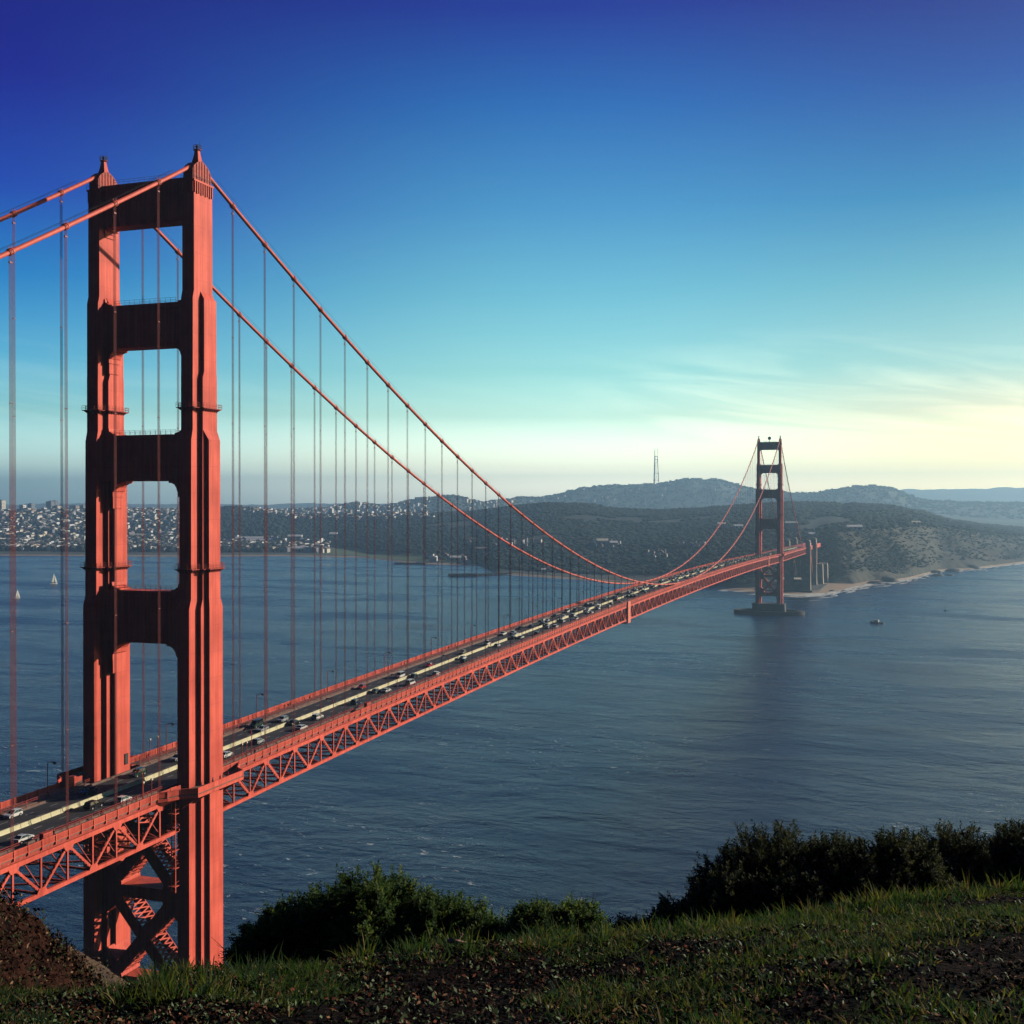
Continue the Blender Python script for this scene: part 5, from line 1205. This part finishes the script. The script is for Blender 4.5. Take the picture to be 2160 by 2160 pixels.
def tufts(name, cu, cD, per, rad, hmin, hmax, w, mats, weights, lean, label):
    """each tuft: blades fanning out from one root"""
    C_, wh = gz_many(cu, cD); k_ = wh == 0; C_ = C_[k_]; m_ = len(C_); cnt = rng.integers(per[0], per[1], m_); H = rng.uniform(hmin, hmax, m_); col = rng.choice(len(mats), m_, p=weights)
    I = np.repeat(np.arange(m_), cnt); n = len(I); a = rng.uniform(0, 2*math.pi, n); rr = np.abs(rng.normal(0, rad, n))
    fd = np.stack([np.cos(a), np.sin(a), 0*a], -1); sd_ = np.stack([-np.sin(a), np.cos(a), 0*a], -1); P = C_[I]+fd*rr[:, None]; P[:, 2] -= .01
    h = H[I]*rng.uniform(.45, 1.0, n); ln = rng.uniform(.1, lean, n)*h; droop = rng.uniform(0, .55, n); rows = []; ww_ = w*rng.uniform(.6, 1.4, n); a2 = rng.uniform(0, 2*math.pi, n); sd_ = np.stack([np.cos(a2), np.sin(a2), 0*a2], -1)
    for t, ww in ((0, .8), (.35, 1), (.7, .7), (1, .08)):
        c = P+np.stack([0*h, 0*h, h*(t-droop*t*t)], -1)+fd*(ln*(.35*t+.65*t*t))[:, None]; wv = (ww_*ww)[:, None]*sd_*.5; rows += [c-wv, c+wv]
    V_ = np.stack(rows, 1).reshape(-1, 3); b = (np.arange(n)*8)[:, None, None]; q = np.array([[0, 1, 3, 2], [2, 3, 5, 4], [4, 5, 7, 6]])[None]
    mi = np.where(rng.random(n) < .75, col[I], rng.choice(len(mats), n, p=weights))
    tag(np_mesh(name, V_, (b+q).reshape(-1, 4), mats, np.repeat(mi, 3)), label=label, cat='grass', kind='stuff')
n = 22000; u = rng.uniform(-350, 2550, n); D = 2.9+rng.random(n)**.8*(dCr(u)+.8-2.9); P, wh = gz_many(u, D)
den = fbm(P[:, 0]*1.2, P[:, 1]*1.2, 4, 51)*1.3+.14*np.clip((u-1250)/500, -1, 1)+.10*(D > dCr(u)-1.0)+.02
k_ = den > rng.uniform(-.05, .26, n)
tufts('grass', u[k_], D[k_], (6, 20), .035, .025, .085, .007, GR, [.42, .22, .26, .10], 1.3, 'sparse tufts of green and yellow grass over the hilltop')
# taller tufts along the crest
tu = []; td = []
for c_, r_, k_ in ((540, 25, 6), (620, 30, 10), (770, 30, 8), (860, 35, 12), (960, 45, 16), (1110, 30, 8), (1190, 40, 20), (1260, 50, 14), (1420, 90, 34), (1550, 70, 30), (1650, 70, 26), (1790, 60, 22), (1900, 80, 30), (2050, 80, 26), (400, 50, 24), (470, 40, 12), (300, 50, 12), (340, 30, 8), (1500, 120, 30), (1700, 120, 30)):
    x = rng.normal(c_, r_, k_); tu.append(x); td.append(dCr(x)+rng.uniform(-.8, .3, k_))
tufts('tall_grass', np.concatenate(tu), np.concatenate(td), (14, 34), .05, .07, .19, .0085, GR, [.45, .25, .2, .1], .8, 'taller tufts of grass along the crest of the hill')
# leaf litter and small ground leaves
def flakes(name, P, s0, s1, mats, mi, up=.35):
    n = len(P); s = rng.uniform(s0, s1, n); N_ = rng.normal(0, 1, (n, 3)); N_[:, 2] = np.abs(N_[:, 2])+up; N_ /= np.linalg.norm(N_, axis=1)[:, None]
    A = np.cross(N_, rng.normal(0, 1, (n, 3))); A /= np.linalg.norm(A, axis=1)[:, None]; B = np.cross(N_, A)
    V_ = np.stack([P-A*s[:, None], P+B*(s*.45)[:, None]+N_*(s*.12)[:, None], P+A*s[:, None], P-B*(s*.45)[:, None]+N_*(s*.12)[:, None]], 1).reshape(-1, 3)
    return np_mesh(name, V_, (np.arange(n)*4)[:, None]+np.arange(4)[None], mats, mi)
n = 120000; u = rng.uniform(-350, 2550, n); D = 2.9+rng.random(n)**.8*(dCr(u)+.5-2.9); P, wh = gz_many(u, D); P = P+np.stack([0*u, 0*u, rng.uniform(0, .025, n)], -1); k_ = (wh == 0) & (fbm(P[:, 0]*3, P[:, 1]*3, 4, 71)+.12*(u < 1300) > rng.uniform(-.25, .35, n))
LIT = [mat('dead_leaf_brown', (.055, .024, .014), .9, spec=.1), mat('dead_leaf_red', (.13, .04, .022), .9, spec=.1), mat('dead_leaf_dark', (.016, .010, .008), .9, spec=.1), mat('dead_leaf_tan', (.22, .12, .07), .9, spec=.1), mat('clover_leaf', (.055, .10, .026), .7)]
tag(flakes('leaf_litter', P[k_], .005, .020, LIT, rng.choice([0, 0, 0, 1, 2, 2, 2, 2, 2, 3, 4, 4, 4, 4], k_.sum())), label='brown leaf litter and clover between the grass', cat='leaf litter', kind='stuff')
# scrub on the rocky slope at left
n = 260000; u = rng.uniform(-400, 330, n); D = rng.uniform(9, 36, n); P, wh = gz_many(u, D)
cl = fbm(P[:, 0]*.9, P[:, 1]*.9, 4, 61); k_ = (wh > 0) & ((cl > 0.02) | (rng.random(n) < .2)) & ~((wh == 2) & (rng.random(n) < .85)); P = P[k_]+np.stack([0*u[k_], 0*u[k_], rng.random(k_.sum())**2*.30], -1)
RS = [mat('dry_scrub_brown', (.09, .036, .02), .9, spec=.1), mat('dry_scrub_dark', (.020, .013, .010), .9, spec=.1), mat('scrub_green', (.035, .045, .018), .9, spec=.1), mat('scrub_tan', (.22, .13, .075), .9, spec=.1)]
tag(flakes('hillside_scrub', P, .018, .06, RS, rng.choice([0, 0, 1, 1, 1, 1, 2, 2, 3], len(P)), .1), label='low dry scrub over the reddish slope at lower left', cat='scrub', kind='stuff')
# stick on the ground
s0_ = gz(945, 6.95); s1_ = gz(990, 6.9)
q = MB(); a_ = Vector(s0_)+Vector((0, 0, .05)); b_ = Vector(s1_)+Vector((0, 0, .03)); q.tube([a_, a_*.66+b_*.34+Vector((0, 0, .012)), a_*.3+b_*.7, b_], .014, 8, rs=[.012, .016, .015, .009]); q.tube([a_*.5+b_*.5, a_*.4+b_*.6+Vector((.02, .02, .05))], .006, 5)
tag(q.build('fallen_stick', mat('bare_wood', (.42, .24, .18), .7, var=.2, vscale=20)), label='pale pinkish stick lying at the edge of the big left bush', cat='stick')
# bushes: woody stems and sprigs of narrow leaves
def bush(label, c_u, D, width, depth, height, n_sprig, mats, zoff=0.0, lobes=None, seed=0):
    r_ = np.random.default_rng(seed); c = np.array(gz(c_u, D)); c[2] += zoff
    o = empty('bush', tuple(c)); tag(o, label, 'bush', 'coyote brush along the crest')
    rt = CR.copy(); rt[2] = 0; rt /= np.linalg.norm(rt)
    lobes = lobes or [(0, 0, 1, 1)]
    cen = []; 
    S = []
    for (lx, ly, lw, lh) in lobes:     # centre offset (fraction of width), width and height fractions
        k = int(n_sprig*lw*lh/sum(a[2]*a[3] for a in lobes)); th = r_.uniform(0, 2*math.pi, k); ph = np.arccos(r_.uniform(-.25, 1, k))
        rr = 1-np.abs(r_.normal(0, .12, k)); bump = .93+.13*np.sin(th*5+ph*4+lx*9)+.09*np.sin(th*11-ph*7+ly)+.07*np.sin(th*19+ph*15)+r_.normal(0, .02, k)
        rr = rr*bump
        x = lx*width+np.sin(ph)*np.cos(th)*rr*width*lw/2; y = ly*depth+np.sin(ph)*np.sin(th)*rr*depth*lw/2; z = np.cos(ph)*rr*height*lh
        nx = np.sin(ph)*np.cos(th); ny = np.sin(ph)*np.sin(th); nz = np.cos(ph)
        S.append(np.stack([x, y, z, nx, ny, nz], -1))
    S = np.concatenate(S); pos = S[:, :1]*rt+S[:, 1:2]*fl+np.array([0, 0, 1])*S[:, 2:3]; nn = S[:, 3:4]*rt+S[:, 4:5]*fl+np.array([0, 0, 1])*(S[:, 5:6]+.35); nn /= np.linalg.norm(nn, axis=1)[:, None]
    nn += r_.normal(0, .25, nn.shape); nn /= np.linalg.norm(nn, axis=1)[:, None]
    n = len(pos); m_ = 13; Ls = r_.uniform(.05, .11, n)*(1+.7*(r_.random(n) < .03)); cm = r_.random(n)
    A = np.cross(nn, r_.normal(0, 1, nn.shape)); A /= np.linalg.norm(A, axis=1)[:, None]; B = np.cross(nn, A)
    Vs = []; 
    for j in range(m_):
        t = (j+.5)/m_; a = j*2.4; out = A*math.cos(a)+B*math.sin(a); st = pos+nn*(Ls*t)[:, None]
        tip = st+(out*.75+nn*.65)*(.030+.010*r_.random((n, 1))); wd_ = np.cross(out, nn)*.0085; mid = (st+tip)/2
        Vs.append(np.stack([st, mid+wd_, tip, mid-wd_], 1))
    Vl = np.stack(Vs, 1).reshape(-1, 3); Fl = (np.arange(n*m_)*4)[:, None]+np.arange(4)[None]
    mi = np.repeat(np.where(cm < .45, 0, np.where(cm < .8, 1, 2)), m_)
    f_ = np_mesh('foliage', Vl, Fl, mats, mi, parent=o)
    q = MB()
    for k in range(60 if width > 1.5 else 24):
        i = r_.integers(0, n); p = pos[i]; b0 = np.array([p[0]*.12, p[1]*.12, -.15]); mid = p*np.array([.55, .55, .45])+r_.normal(0, .04, 3)
        q.tube([b0, mid, p+nn[i]*.05], .012, 5, rs=[.022, .012, .004])
    for k in range(int(n*.02)):            # bare twigs poking out
        i = r_.integers(0, n); p = pos[i]; q.tube([p, p+nn[i]*r_.uniform(.1, .24)+r_.normal(0, .02, 3)], .004, 4, rs=[.004, .0015])
    q.build('stems', BARK, o); return o
BARK = mat('bush_bark', (.05, .035, .028), .9)
BL = [leaf('bush_leaf_green', (.060, .105, .035)), leaf('bush_leaf_dark', (.028, .055, .022)), leaf('bush_leaf_light', (.12, .16, .055))]
BD = [leaf('dark_bush_leaf', (.034, .044, .022), .3), leaf('dark_bush_leaf_deep', (.014, .020, .013), .3), leaf('dark_bush_leaf_brown', (.075, .075, .036), .3)]
def px2m(w, D): return w*D/FPX
bush('big rounded green bush at the centre left of the crest', 800, 10.0, px2m(560, 10), 1.8, .71, 17000, BL, .04, [(-.02, 0, .60, 1.0), (-.26, .1, .50, .66), (.24, -.05, .46, .80), (.40, -.1, .28, .62), (-.40, .1, .34, .38)], 1)
bush('small low bush just right of the big rounded one', 1175, 9.6, px2m(200, 9.6), .9, .28, 3200, BL, .10, [(-.2, 0, .6, .95), (.22, 0, .6, 1)], 2)
bush('large dark bush standing highest at right', 1640, 11.5, px2m(330, 11.5), 1.7, .92, 15000, BD, .20, [(0, 0, .9, 1.0), (-.3, 0, .55, .8), (.32, 0, .6, .88)], 3)
bush('low dark bush filling the gap in front of the right hand bushes', 1760, 10.8, px2m(360, 10.8), .9, .50, 5200, BD, .02, [(-.2, 0, .6, 1), (.25, 0, .6, .85)], 9)
bush('dark bush directly right of the highest one', 1840, 11.2, px2m(290, 11.2), 1.6, .74, 9000, BD, .15, [(-.2, 0, .7, .92), (.2, 0, .6, 1.0), (.38, -.2, .4, .6)], 4)
bush('twiggy dark bush running out of the right edge', 2100, 12.3, px2m(400, 12.3), 1.8, .86, 11000, BD, .12, [(-.2, 0, .62, .92), (.22, 0, .7, 1.0)], 5)
bush('low dark bush tapering down to the left of the highest one', 1450, 11.0, px2m(330, 11), 1.3, .74, 8000, BD, .02, [(.30, 0, .55, 1.0), (.0, 0, .55, .66), (-.36, 0, .45, .40)], 6)
bush('dark bush out at the far right beyond the frame edge', 2420, 12.0, 1.6, 1.6, 1.2, 3000, BD, .1, None, 8)

# ------------------------------------------------------------------ air
hz = MB().box(-17000, 17000, -9000, 17800, -8, 580).build('haze', [bpy.data.materials.new('sea_haze')])
hm = hz.data.materials[0]; hm.use_nodes = True; t = hm.node_tree; t.nodes.clear()
o_ = t.nodes.new('ShaderNodeOutputMaterial'); pv = t.nodes.new('ShaderNodeVolumePrincipled'); t.links.new(pv.outputs[0], o_.inputs['Volume'])
pv.inputs['Color'].default_value = (0.47, 0.75, 0.98, 1); pv.inputs['Density'].default_value = 0.0001; pv.inputs['Anisotropy'].default_value = 0.5
tag(hz, kind='stuff')
